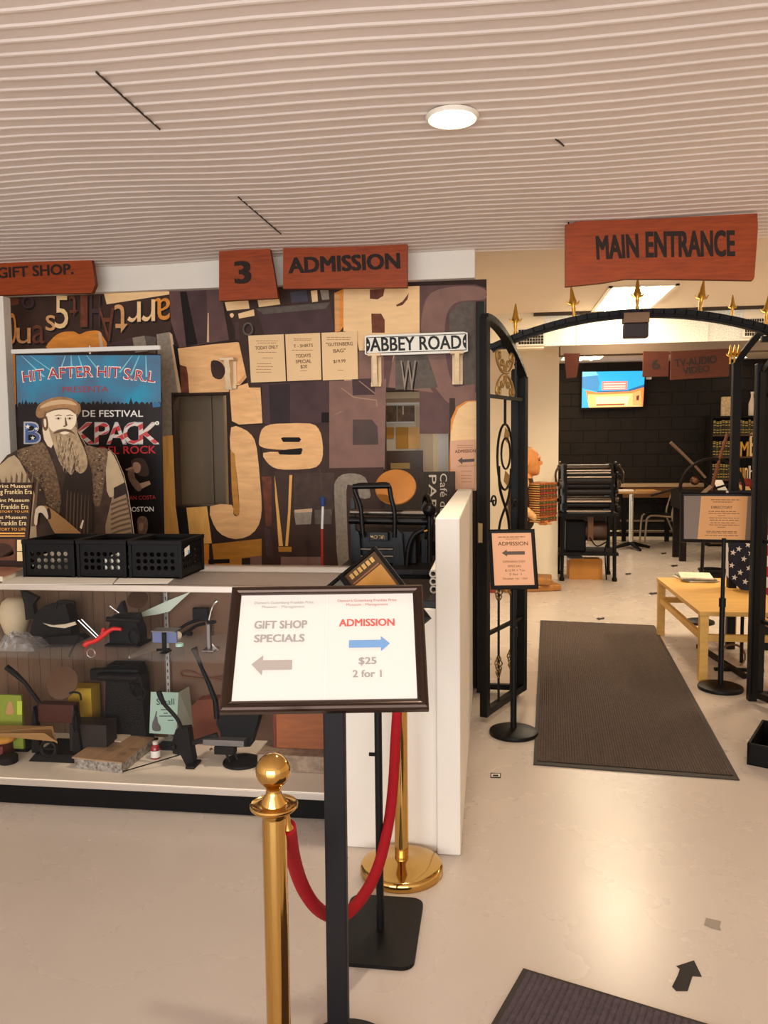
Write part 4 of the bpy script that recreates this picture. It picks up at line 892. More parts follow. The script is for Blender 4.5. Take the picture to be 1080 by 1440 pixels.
# striped pole behind the counter
Yq = 4.7; f = YP(Yq); t = thing('striped_pole', 'thin red and white pole with blue cap standing behind the counter', 'pole', (f(452, 790).x, Yq, 0))
p, q = f(454, 712), f(451, 795); x_ = q.x
mb = MB(); mb.cyl(p, p + (q - p) * .38, .008, paper, seg=10); mb.build('white_section', t); mb = MB(); mb.cyl(p + (q - p) * .38, V((x_, Yq, .0)), .008, mat('pole_red', (176, 50, 40), .5), seg=10); mb.build('red_section', t)
mb = MB(); mb.lathe([(.008, -.03), (.018, -.025), (.019, .02), (.012, .028), (0, .028)], p + V((0, 0, .03)), mat('cap_blue', (44, 62, 110), .6), 14); mb.build('blue_cap', t)
mb = MB(); mb.cyl(p + V((0, 0, .055)), f(450, 660), .0025, pst, seg=6); mb.build('wire', t)
# ------------------------------------------------------------------ inside the showcase
DZ = .121
def at(px, py, z, th=0): return fl(px, py, z)
greenb = mat('booklet_green', (128, 138, 44), .5); yel = mat('box_yellow', (190, 150, 40), .6); wood = mat('box_wood', (150, 84, 44), .5, 0, .2, 4, (1, 1, 6), kind='wave'); board_ = mat('feed_board', (150, 110, 64), .5)
grn = mat('handle_grey', (120, 112, 108), .35, .7)
# -- bottom deck
# green booklet
Y = 3.42; f = YP(Y); t = thing('booklet', 'green booklet with a small figure standing at the left end of the lower deck', 'booklet', V((f(10, 1000).x, Y, DZ)))
p, q = f(-30, 976), f(33, 1050); mb = MB(); mb.box(p.x, Y, DZ + .02, q.x, Y + .015, p.z, greenb, .001); mb.build('cover', t); mb = MB(); mb.box(p.x, Y + .015, DZ, q.x + .01, Y + .13, DZ + .02, blackm); mb.build('stand', t)
mb = MB(); mb.pp(f, sm([(8, 1004), (10, 994), (12, 987), (16, 987), (18, 994), (19, 1004)], 2), mat('booklet_figure', (176, 130, 84), .5), .001); mb.rect(f, 24, 986, 31, 1005, mat('booklet_light', (176, 186, 60), .5), .001); mb.build('picture', t, True)
# ochre cloth bundle and small black tin at the left end
Y = 3.26; mb = MB(); c = fl(8, 1062, DZ); mb.ball(c + V((-.03, 0, .085)), (.085, .06, .03), mat('cloth_ochre', (200, 136, 52), .8, 0, .2, 12, bump=.6), 18, 12)
mb.box(c.x - .14, c.y - .05, DZ, c.x + .02, c.y + .05, DZ + .062, mat('tray_dark_red', (96, 36, 22), .6), .004); tag(mb.build('cloth_bundle'), 'ochre cloth bundle on a dark red box at the left end of the lower deck', 'cloth')
mb = MB(); c = fl(12, 1072, DZ); mb.lathe([(.04, 0), (.042, .004), (.042, .03), (.038, .034), (0, .035)], c, iron, 24); tag(mb.build('round_tin'), 'small round dark tin at the front left corner of the lower deck', 'tin')
# platen press with disc, lever and wooden feed board
Y = 3.40; f = YP(Y); base = fl(75, 1062, DZ); dx = 0
t = thing('tabletop_press', 'small black platen press with dull ink disc, lever and wooden feed board', 'printing press', V((base.x, Y, DZ)))
k = Y / FPX
mb = MB(); mb.prism([V((f(50, 1020).x, Y - .07, DZ)), V((f(118, 1020).x, Y - .07, DZ)), V((f(112, 1020).x, Y - .05, DZ + .03)), V((f(56, 1020).x, Y - .05, DZ + .03))], (0, .2, 0), iron); mb.build('base', t)
for x in (48, 105):
    p = f(x, 998); q = f(x + 7, 1060); mb = MB(); mb.prism([V((p.x - .01, Y - .02, DZ + .02)), V((q.x + .02, Y - .02, DZ + .02)), V((q.x, Y - .02, p.z - .02)), V(((p.x + q.x) / 2, Y - .02, p.z + .02)), V((p.x, Y - .02, p.z - .02))], (0, .03, 0), iron); mb.build('side_frame', t)
p, q = f(52, 990), f(104, 1018); mb = MB(); mb.box(p.x, Y + .0, q.z, q.x, Y + .06, p.z, mat('press_maroon', (70, 30, 20), .4), .006); mb.build('bed', t)
mb = MB(); mb.lathe([(.06, -.01), (.075, -.004), (.076, .002), (.0, .004)], f(80, 965) + V((0, .05, 0)), mat('disc_brown', (92, 62, 40), .4, .4), 32, (0, -.9, .4)); mb.build('ink_disc', t)
mb = MB(); mb.tube([f(57, 990), f(35, 960), f(22, 948), f(9, 938)], [.009, .009, .013, .014], iron, 10); mb.build('lever', t)
p = f(-14, 1014); q = f(82, 1016); mb = MB(); mb.prism([p + V((0, -.05, 0)), q + V((0, -.05, 0)), f(100, 1030) + V((0, -.12, 0)), f(84, 1017) + V((0, -.13, .0)), f(-14, 1018) + V((0, -.13, 0))], (0, 0, -.008), board_); mb.build('feed_board', t)
mb = MB(); mb.ring(f(112, 1012) - V((0, .03, 0)), (1, .2, 0), .045, .006, iron); mb.build('flywheel', t)
p = f(78, 1046); mb = MB(); mb.ring(p - V((0, .06, 0)), (0, 1, 0), .035, .008, iron); mb.cyl(p - V((.035, .06, 0)), p + V((.035, -.06, 0)), .006, iron, seg=8); mb.build('gear', t)
p = f(98, 975); mb = MB(); mb.tube(sm([p, p + V((.02, 0, .006)), p + V((.05, 0, .0)), p + V((.055, 0, -.03))], 3, False), .005, iron, 8); mb.build('hook', t)
# yellow box behind
Y = 3.62; f = YP(Y); p, q = f(104, 962), f(138, 1010); mb = MB(); mb.box(p.x, Y - .06, DZ, q.x, Y + .03, p.z, yel, .002); tag(mb.build('storage_box'), 'yellow box at the back of the lower deck behind the disc press', 'box')
# large dark press at the centre
Y = 3.56; f = YP(Y); t = thing('tabletop_press', 'tall dark iron press with side wheel at the back centre of lower deck', 'printing press', V((f(160, 1020).x, Y, DZ)))
p, q = f(148, 935), f(200, 1020); mb = MB(); mb.prism([V((p.x - .02, Y, DZ)), V((q.x + .02, Y, DZ)), V((q.x, Y, p.z - .06)), V((q.x - .02, Y, p.z)), V((p.x + .01, Y, p.z)), V((p.x, Y, p.z - .05))], (0, .09, 0), iron); mb.build('frame', t)
mb = MB(); mb.cyl(f(142, 950) - V((0, .02, 0)), f(206, 952) - V((0, .02, 0)), .02, iron); mb.build('roller', t); mb = MB(); mb.cyl(f(150, 940) - V((0, .03, 0)), f(200, 941) - V((0, .03, 0)), .014, blackm); mb.build('roller', t)
mb = MB(); mb.ring(f(194, 960) - V((0, .03, 0)), (.6, 1, 0), .055, .006, iron)
for i in range(6): an = i * PI / 3; mb.cyl(f(194, 960) - V((0, .03, 0)), f(194, 960) - V((0, .03, 0)) + V((math.cos(an) * .047, -math.cos(an) * .028, math.sin(an) * .055)), .004, iron, seg=6)
mb.build('side_wheel', t)
mb = MB(); mb.tube(sm([f(200, 965), f(205, 975), f(200, 985), f(192, 984)], 3, False), .005, iron, 8); mb.build('crank', t)
mb = MB(); mb.box(f(129, 946).x, Y - .02, f(129, 955).z, f(150, 946).x, Y + .02, f(129, 940).z, iron, .004); mb.build('side_block', t)
mb = MB(); mb.box(f(140, 1020).x, Y - .05, DZ, f(210, 1020).x, Y + .1, DZ + .012, iron, .003); mb.build('base_plate', t)
# dark tray and paper stacks
Y = 3.50; f = YP(Y); p, q = f(112, 1008), f(164, 1030); mb = MB(); mb.box(p.x, 3.40, DZ, q.x, 3.505, p.z, mat('tray_black', (40, 28, 22), .5), .003); tag(mb.build('type_tray'), 'dark oblong tray beside the disc press on the lower deck', 'tray')
mb = MB(); rnd = random.Random(3); c = fl(188, 1032, DZ)
for i in range(9):
    a = rnd.uniform(-.2, .2); T = Mx.Translation((c.x + rnd.uniform(-.012, .012), 3.52 + rnd.uniform(-.01, .01), DZ + .0065 * i)) @ Mx.Rotation(a, 4, 'Z'); mb.box(-.07, -.05, 0, .07, .05, .006, mat('stack_%d' % (i % 3), ((176, 150, 120), (150, 120, 92), (196, 176, 146))[i % 3], .7), 0, T)
tag(mb.build('paper_stack'), 'loose stack of old papers left of the teal leaflet', 'papers', None, 'stuff')
# teal leaflet
Y = 3.52; f = YP(Y); t = thing('leaflet', 'teal leaflet with curly black title standing on the lower deck', 'leaflet', V((f(235, 1020).x, Y, DZ)))
P = [f(212, 973), f(251, 974), f(248, 1033), f(210, 1031)]; mb = MB(); mb.prism(P, (0, .004, 0), mat('leaflet_teal', (156, 178, 160), .6)); lk = mat('leaflet_ink', (36, 46, 44), .6)
mb.txt('Small', f, (220, 991), (245, 991), 9, lk, 0, .001)
for x0, x1, y in ((226, 235, 998), (230, 236, 1003), (224, 242, 1007), (236, 244, 1013)): mb.rect(f, x0, y - .6, x1, y + .6, lk, .001)
hd_ = mat('leaflet_hand', (92, 84, 80), .6); mb.pp(f, sm([(215, 1027), (214, 1018), (217, 1010), (221, 1008), (222, 1015), (226, 1022), (225, 1028)], 3), hd_, .0012); mb.pp(f, [(217, 1010), (219.5, 1000), (221, 1000.5), (219.5, 1010)], hd_, .0014)
mb.build('front_page', t)
mb = MB(); mb.prism([P[1] + V((.0, .006, 0)), P[1] + V((.012, .10, -.0)), f(261, 1031) + V((0, .1, 0)), P[2] + V((0, .006, 0))], (0, .004, 0), mat('leaflet_back', (140, 140, 124), .6)); mb.build('back_page', t)
MB().box(f(214, 1020).x, Y + .006, DZ, f(246, 1020).x, Y + .11, DZ + .006, lk).build('foot', t)
z_ = min(P[2].z, P[3].z)
# big flat book box with marbled edges
t = thing('marbled_book', 'large flat book with marbled page edges lying at the front of the lower deck', 'book', fl(150, 1075, DZ))
hb_ = .052; q = [fl(105, 1080, DZ), fl(172, 1087.5, DZ)]
u = (q[1] - q[0]); fr_ = fl(172, 1087.5, DZ); d_ = fl(216, 1052, DZ) - fr_; 
mm = mat('marbled_edge', (176, 164, 150), .6, 0, 1, 60, rgb2=(70, 58, 50)); mb = MB(); mb.prism([q[0], q[1], q[1] + d_, q[0] + d_], (0, 0, hb_ - .006), mm); mb.build('page_block', t)
mb = MB(); e_ = u.normalized() * .008; g_ = d_.normalized() * .006; mb.prism([q[0] - e_ - g_ + V((0, 0, hb_ - .006)), q[1] + e_ * .5 - g_ + V((0, 0, hb_ - .006)), q[1] + e_ * .5 + d_ + V((0, 0, hb_ - .006)), q[0] - e_ + d_ + V((0, 0, hb_ - .006))], (0, 0, .007), mat('book_board', (158, 124, 92), .6, 0, .14, 5, (6, 1, 1), kind='wave')); mb.build('cover', t)
# ink bottle
c = fl(219, 1066, DZ); t = thing('ink_bottle', 'small red ink bottle with white label beside the marbled book', 'bottle', c)
rg = mat('ink_red_glass', (140, 30, 34), .1, 0, coat=.5)
MB().lathe([(.019, 0), (.022, .003), (.022, .05), (.019, .058), (.012, .064), (.010, .068), (0, .068)], c, rg, 24).build('body', t); MB().lathe([(.012, .066), (.0125, .068), (.0125, .08), (0, .081)], c, mat('bottle_cap', (206, 190, 176), .4), 18).build('cap', t); MB().lathe([(.0225, .008), (.0226, .009), (.0226, .038), (.0225, .039)], c, paper, 24).build('label', t)
# lever clamp (dark) with curved handle
Y = 3.35; f = YP(Y); b0 = fl(262, 1072, DZ); t = thing('lever_cutter', 'dark iron lever tool with curved upright handle in front of the teal leaflet', 'tool', V((b0.x, Y, DZ)))
mb = MB(); mb.tube(sm([f(256, 1026), f(250, 1012), f(240, 1000), f(231, 990), f(226, 980), f(223, 972)], 3, False), [.009] * 10 + [.011, .012, .0125, .013, .0125, .011], iron, 10); mb.build('handle', t)
p, q = f(249, 1024), f(262, 1060); mb = MB(); mb.prism([f(247, 1026), f(264, 1024), f(268, 1050), f(272, 1072), f(262, 1078), f(254, 1062), f(243, 1060), f(242, 1042)], (0, .05, 0), iron); mb.build('body', t)
mb = MB(); mb.box(f(262, 1020).x, Y - .03, DZ, f(275, 1020).x, Y + .06, DZ + .014, iron, .004); mb.build('foot', t)
mb = MB(); mb.bar(f(262, 1050) + V((0, .03, 0)), f(300, 1040) + V((0, .06, 0)), .02, .022, iron, .003); mb.build('arm', t)
mb = MB(); mb.cyl(f(250, 1064) + V((0, .02, 0)), V((f(185, 1084).x, 3.25, DZ + .004)), .003, iron, seg=8); mb.build('rod', t)
mb = MB(); mb.ball(f(244, 1050) + V((0, -.005, 0)), .016, iron); mb.build('knob', t)
# long lever press with round base
Y = 3.42; f = YP(Y); b0 = fl(338, 1072, DZ); t = thing('lever_press', 'black lever press with long handle and round base behind the front sign', 'tool', V((b0.x, Y, DZ)))
mb = MB(); mb.lathe([(.085, 0), (.088, .004), (.085, .012), (.05, .016), (.03, .03), (.0, .03)], V((f(339, 1020).x, Y, DZ)), iron, 36); mb.build('round_base', t)
mb = MB(); mb.prism([f(312, 1052), f(352, 1050), f(362, 1016), f(364, 1000), f(306, 1000), f(304, 1018), f(310, 1030)], (0, .07, 0), blackm); mb.build('body', t)
for x in (322, 334): mb = MB(); mb.cyl(f(x - 4, 1052) + V((0, -.02, 0)), V((f(x + 4, 1050).x, Y - .03, DZ + .012)), .006, iron, seg=8); mb.build('strut', t)
mb = MB(); mb.tube([f(305, 1010), f(303, 985), f(294, 962), f(283, 938), f(273, 912)], [.013, .013, .011, .009, .013], blackm, 10); mb.build('handle', t)
mb = MB(); mb.tube([f(275, 917), f(272.5, 911)], [.0145, .015], iron, 12); mb.build('grip', t)
mb = MB(); mb.box(f(290, 1020).x, Y - .05, f(250, 1041).z, f(347, 1020).x, Y + .0, f(250, 1033).z, grn, .002); mb.build('bed_rail', t)
mb = MB(); mb.box(f(306, 1020).x, Y - .06, f(250, 1052).z, f(334, 1020).x, Y - .01, f(250, 1041).z, iron, .005); mb.build('clamp', t)
mb = MB(); mb.cyl(f(302, 1048) - V((0, .05, 0)), f(306, 1048) - V((0, .07, 0)), .008, chrome, seg=12); mb.build('screw', t)
# wooden box and mottled pack at the right end
p0 = fl(446, 1092, DZ); Y = 3.42; f = YP(Y)
p, q = f(366, 1058), f(446, 1100); mb = MB(); mb.box(f(368, 1020).x, 3.34, DZ, X1 - .03, 3.62, DZ + .075, mat('mottled_pack', (150, 126, 104), .7, 0, .3, 40), .004); tag(mb.build('paper_pack'), 'mottled brown pack under the wooden box at the right end of the case', 'pack')
mb = MB(); t = thing('wooden_box', 'orange brown wooden box on the mottled pack at the right end of the case', 'box', V((f(415, 1020).x, 3.5, DZ + .076)))
mb.box(f(388, 1020).x, 3.42, DZ + .076, X1 - .035, 3.6, DZ + .30, wood, .004); mb.build('body', t); MB().box(f(383, 1020).x, 3.425, DZ + .076, f(388, 1020).x, 3.595, DZ + .30, mat('box_side_red', (110, 46, 34), .6), .002).build('end_panel', t)
# dark red case and strap at the back
Y = 3.62; f = YP(Y); p, q = f(264, 981), f(312, 1028); mb = MB(); mb.prism([V((p.x, Y, DZ)), V((q.x, Y, DZ)), V((q.x, Y, p.z)), V((p.x + .05, Y, p.z - .01)), V((p.x, Y, p.z - .06))], (0, .06, 0), mat('case_red', (112, 56, 34), .6, 0, .2, 14)); tag(mb.build('leather_case'), 'dark red leather case standing at the back right of the teal leaflet', 'case')
Y = Yb - .03; f = YP(Y); mb = MB(); mb.tube(sm([f(312, 951), f(290, 955), f(270, 953), f(257, 951), f(254, 947), f(258, 944), f(270, 945), f(284, 951), f(312, 957)], 3, False), .0045, mat('strap_leather', (104, 66, 44), .6), 8); tag(mb.build('leather_strap'), 'looped brown leather strap hanging on the back panel below the shelf', 'strap')
# -- glass shelf
Y = 3.55; f = YP(Y); S0 = SZ + .001
t = thing('plaster_jug', 'pale rounded plaster jug at the left end of the glass shelf', 'jug', V((f(22, 890).x, Y, S0)))
c = V((f(22, 890).x, Y, S0)); MB().lathe([(.03, 0), (.05, .02), (.07, .08), (.072, .13), (.055, .17), (.035, .185), (0, .186)], c, mat('plaster_pale', (196, 172, 138), .6), 28).build('body', t)
Y = 3.5; f = YP(Y); t = thing('proof_press', 'dark hand press with raised arms beside the plaster jug on the shelf', 'printing press', V((f(70, 890).x, Y, S0)))
mb = MB(); mb.prism([V((f(40, 890).x, Y, S0)), V((f(100, 890).x, Y, S0)), f(98, 872), f(92, 850), f(62, 852), f(50, 862), f(44, 880)], (0, .08, 0), iron); mb.build('body', t)
mb = MB(); mb.prism([f(28, 830), f(33, 831), f(53, 841), f(46, 850), f(50, 870), f(36, 872), f(34, 850)], (0, .03, 0), iron); mb.build('upright_arm', t)
mb = MB(); mb.tube(sm([f(78, 856), f(80, 848), f(88, 845), f(104, 847), f(103, 850)], 3, False), .007, iron, 8); mb.build('side_arm', t)
Y = 3.34; f = YP(Y); c = V((YP(3.33)(32, 890).x, 3.33, S0)); rnd = random.Random(9)
bm2 = MB(); vs = []; fs = []; n = 14
for i in range(n):
    for j in range(n):
        u, v_ = i / (n - 1), j / (n - 1); e = min(u, 1 - u, v_, 1 - v_) * 2
        vs.append((c.x - .09 + .18 * u + rnd.uniform(-.004, .004), c.y - .07 + .14 * v_, S0 + .002 + .085 * min(1, e * 2.2) ** .6 * (.6 + .4 * rnd.random()) * (1.1 - .6 * u)))
bm2.add(vs, [[i * n + j, (i + 1) * n + j, (i + 1) * n + j + 1, i * n + j + 1] for i in range(n - 1) for j in range(n - 1)], glass('clear_plastic', (.72, .66, .58), .16, .12), False)
bm2.add([(c.x - .09, c.y - .07, S0), (c.x + .09, c.y - .07, S0), (c.x + .09, c.y + .07, S0), (c.x - .09, c.y + .07, S0)], [[0, 1, 2, 3]], glass('clear_plastic', (.72, .66, .58)))
tag(bm2.build('plastic_bag'), 'crumpled clear plastic bag at the left front of the glass shelf', 'bag')
Y = 3.42; f = YP(Y); t = thing('hand_tool', 'black flat hand tool with pale curved blade lying on the shelf', 'tool', V((f(85, 890).x, Y, S0)))
mb = MB(); mb.prism([f(52, 900), f(78, 895), f(112, 893), f(120, 899), f(98, 910), f(60, 911), f(48, 914)], (0, .05, 0), iron); mb.build('body', t); mb = MB(); mb.pp(f, sm([(61, 876), (75, 879), (92, 878), (106, 874), (108, 878), (92, 883), (74, 884)], 2), mat('blade_pale', (206, 188, 160), .3, .5), .01); 
mb = MB(); mb.prism([f(*p) + V((0, -.005, 0)) for p in [(61, 876), (75, 879), (92, 877.5), (106, 874), (108, 878), (92, 883), (72, 881)]], (0, .006, 0), mat('blade_pale', (206, 188, 160))); mb.build('blade', t)
mb = MB(); mb.tube(sm([f(112, 893), f(106, 904), f(99, 918), f(97, 924)], 3, False), .005, iron, 8); mb.build('leg', t); MB().box(f(56, 890).x, Y, S0, f(60, 890).x, Y + .04, f(250, 910).z, iron).build('foot', t)
# red lever tool
Y = 3.36; f = YP(Y); rp = mat('red_enamel', (206, 24, 24), .3, 0, coat=.4); t = thing('red_lever_press', 'dark press with bright red curved lever and chrome ring on the glass shelf', 'printing press', V((f(175, 890).x, Y + .05, S0)))
mb = MB(); mb.tube(sm([f(119, 908), f(124, 904), f(134, 901), f(143, 895), f(152, 888), f(160, 884), f(171, 885)], 3, False), [.012, .014, .014, .012, .011, .011, .011, .012, .012, .012, .012, .012, .011, .010, .010, .010, .009, .008, .008], rp, 12); mb.tube([f(144, 893), f(145, 885), f(148, 884)], [.010, .007, .006], rp, 8); mb.build('lever', t)
mb = MB(); mb.ring(f(128, 918.5), (0, 1, 0), .0195, .0022, chrome); mb.build('ring', t)
for a, b2 in (((110, 872), (137, 898)), ((115, 871), (140, 896))): mb = MB(); mb.cyl(f(*a), f(*b2), .0028, chrome, seg=8); mb.build('chrome_rod', t)
Yq = Y + .05; g = YP(Yq)
mb = MB(); mb.prism([V((g(154, 890).x, Yq, S0)), V((g(196, 890).x, Yq, S0)), g(196, 890), g(188, 866), g(158, 866), g(153, 880)], (0, .08, 0), blackm); mb.build('body', t)
mb = MB(); mb.lathe([(.03, -.006), (.046, -.002), (.047, .003), (0, .005)], g(187, 846) + V((0, .05, 0)), mat('disc_brown', (92, 62, 40)), 28, (.2, -.75, .6)); mb.build('ink_disc', t)
mb = MB(); mb.cyl(g(152, 870) - V((0, .01, 0)), g(200, 872) - V((0, .01, 0)), .012, iron); mb.build('roller', t)
mb = MB(); mb.cyl(g(155, 852), g(168, 862), .006, chrome); mb.build('chrome_pin', t); mb = MB(); mb.prism([g(160, 862), g(166, 853), g(170, 846), g(172, 846), g(176, 862)], (0, .03, 0), blackm); mb.build('bracket', t)
mb = MB(); mb.ring(g(190, 895) - V((0, .02, 0)), (.5, 1, 0), .035, .005, iron); mb.build('gear', t)
mb = MB(); mb.box(g(150, 890).x, Yq - .03, S0, g(200, 890).x, Yq + .1, S0 + .01, iron, .003); mb.build('base_plate', t)
# pale pointed strip behind the upright
Y = 3.6; f = YP(Y); mb = MB(); mb.prism([f(191, 868.5), f(200, 861), f(235, 845), f(268, 832), f(262, 838), (f(238, 860)), f(222, 864)], (0, .004, 0), mat('pale_strip', (206, 212, 190), .5)); t_ = mb.build('pale_pennant'); tag(t_, 'pale pointed strip leaning high across the shelf upright', 'paper')
mb = MB()
# blue-top clamp
Y = 3.3; f = YP(Y); t = thing('clamp_stand', 'black clamp with square blue plate on top at the front of the shelf', 'tool', V((f(231, 890).x, Y, S0)))
p, q = f(213, 887), f(248, 905); MB().box(p.x, Y + .005, q.z, q.x, Y + .02, p.z - .004, mat('clamp_blue', (104, 112, 150), .4), .003).build('blue_plate', t); MB().box(p.x, Y - .01, p.z - .004, q.x, Y + .06, p.z + .002, grn, .001).build('top_plate', t)
MB().box(f(228, 890).x, Y - .008, S0, f(233.5, 890).x, Y + .004, p.z - .004, blackm, .002).build('stem', t); mb = MB(); mb.cyl(f(222, 913) - V((0, .012, 0)), f(240, 912) - V((0, .012, 0)), .006, blackm, seg=10); mb.build('thumb_screw', t); MB().box(f(226, 890).x, Y - .02, S0, f(236, 890).x, Y + .04, S0 + .006, blackm, .002).build('foot', t)
# little glass jar
c = V((YP(3.26)(252, 890).x, 3.26, S0)); t = thing('glass_jar', 'small clear glass jar with pale green lid beside the blue clamp', 'jar', c); MB().lathe([(.018, 0), (.02, .003), (.02, .04), (.015, .045)], c, glass('jar_glass', (.85, .9, .88)), 20).build('body', t); MB().lathe([(.017, .043), (.0175, .046), (.0175, .055), (0, .056)], c, mat('jar_lid', (170, 206, 190), .4), 20).build('lid', t)
# dark folding tool at the back
Y = 3.62; f = YP(Y); t = thing('hand_stamp', 'dark hand stamp with pale disc lying at the back of the shelf', 'tool', V((f(275, 890).x, Y, S0))); p, q = f(270, 855), f(292, 874); MB().box(p.x, Y, q.z, q.x, Y + .03, p.z, blackm, .004).build('head', t)
mb = MB(); mb.tube(sm([f(288, 877), f(276, 880), f(264, 888), f(250, 895), f(245, 893), f(252, 885), f(266, 876), f(280, 872)], 3, False), .008, iron, 8); mb.build('handle', t); mb = MB(); mb.lathe([(.019, 0), (.019, .004), (0, .005)], f(253, 892) - V((0, .02, 0)), mat('disc_cream', (206, 190, 160), .5), 24, (0, -1, .1)); mb.build('disc', t); MB().box(f(262, 890).x, Y, S0, f(268, 890).x, Y + .03, f(250, 890).z, iron).build('leg', t)
# grey upright press with curved chrome handle
Y = 3.36; f = YP(Y); t = thing('upright_press', 'grey metal upright press with curved chrome handle at the right of the shelf', 'tool', V((f(294, 890).x, Y, S0)))
p, q = f(290, 878), f(296, 924); MB().box(p.x, Y, S0, q.x, Y + .025, p.z, grn, .002).build('column', t); MB().box(f(286, 890).x, Y - .03, S0, f(303, 890).x, Y + .05, S0 + .008, grn, .002).build('base', t)
mb = MB(); mb.tube(sm([f(294, 872), f(297, 860), f(301, 850), f(306, 845)], 4, False), [.005] * 8 + [.007, .009, .010, .009, .008], chrome, 10); mb.build('handle', t)
mb = MB(); n = 60; mb.tube([f(299, 872 + 22 * i / n) + V((math.cos(i * .9) * .007, math.sin(i * .9) * .007, 0)) for i in range(n)], .0016, iron, 6); mb.build('spring', t); mb = MB(); mb.bar(f(290, 876) + V((0, .01, 0)), f(303, 875) + V((0, .01, 0)), .012, .012, blackm, .002); mb.build('cross_head', t); mb = MB(); mb.prism([V((f(297, 890).x, Y + .01, S0)), V((f(306, 890).x, Y + .01, S0)), f(297, 905) + V((0, .01, 0))], (0, .01, 0), chrome); mb.build('gusset', t)
# ------------------------------------------------------------------ wrought-iron arch gate
gb = mat('gate_black', (14, 11, 10), .5, 0, spec=.2); gg = mat('gate_gilt', (150, 116, 62), .45, .4); fin = mat('finial_brass', (206, 156, 66), .3, .8)
YG = 4.98
gx = [-.067, .145, 1.565, 1.83]
t = thing('garden_gate', 'black wrought-iron arch gate with brass spear finials at the main entrance', 'gate', (.88, YG, 0))
f = YP(YG)
def gpost(x, y, z0, z1, w_=.05, m=gb, nm='post'):
    o = MB().box(x - w_ / 2, y - w_ / 2, z0, x + w_ / 2, y + w_ / 2, z1, m, .004).build(nm, t); return o
z0l = f(672, 425).z
gpost(gx[0], YG, 0, z0l); gpost(gx[1], YG, 0.0, 2.02); gpost(gx[2], YG, 0.0, 2.02); gpost(gx[3], YG, 0, z0l)
for a, b2 in ((gx[0], gx[1]), (gx[2], gx[3])):
    MB().bar((a, YG, .04), (b2, YG, .04), .035, .035, gb, .003).build('bottom_rail', t); MB().bar((a, YG, f(700, 487).z), (b2, YG, f(700, 487).z), .035, .035, gb, .003).build('top_rail', t)
# arch
cx_ = .88; zs = f(700, 490).z; zt_ = f(897, 441).z; hw_ = .88
pts = [V((cx_ + hw_ * u, YG, zs + (zt_ - zs) * (1 - abs(u) ** 2.1))) for u in [i / 14 - 1 for i in range(29)]]
mb = MB()
for a, b2 in zip(pts, pts[1:]): mb.bar(a, b2 + (b2 - a) * .08, .05, .05, gb, 0, side=(0, 1, 0))
mb.build('arch_bar', t)
mb = MB(); mb.tube([p - V((0, .027, .012)) for p in pts], .006, gb, 6); mb.build('arch_moulding', t)
def finial(p, d, s=1.0, par=None):
    d = V(d).normalized(); mb = MB()
    mb.lathe([(.010 * s, 0), (.012 * s, .01 * s), (.008 * s, .03 * s), (.013 * s, .055 * s), (.010 * s, .07 * s), (.024 * s, .095 * s), (.016 * s, .12 * s), (.004 * s, .185 * s), (0, .19 * s)], p, fin, 12, d)
    x = V((1, 0, 0)); 
    for sg in (-1, 1): mb.tube([p + d * .075 * s, p + d * .085 * s + x * sg * .03 * s, p + d * .10 * s + x * sg * .04 * s], [.008 * s, .006 * s, .002 * s], fin, 6)
    return mb.build('finial', par or t)
for px, lean in ((725, 0), (808, -.12), (896, 0), (984, .1), (1030, 0), (1077, .08)):
    x = f(px, 440).x; u = (x - cx_) / hw_; z = zs + (zt_ - zs) * (1 - min(1, abs(u)) ** 2.1)
    finial(V((x, YG, z + .02)), (lean, 0, 1), 1.0 if px != 1030 else .7)
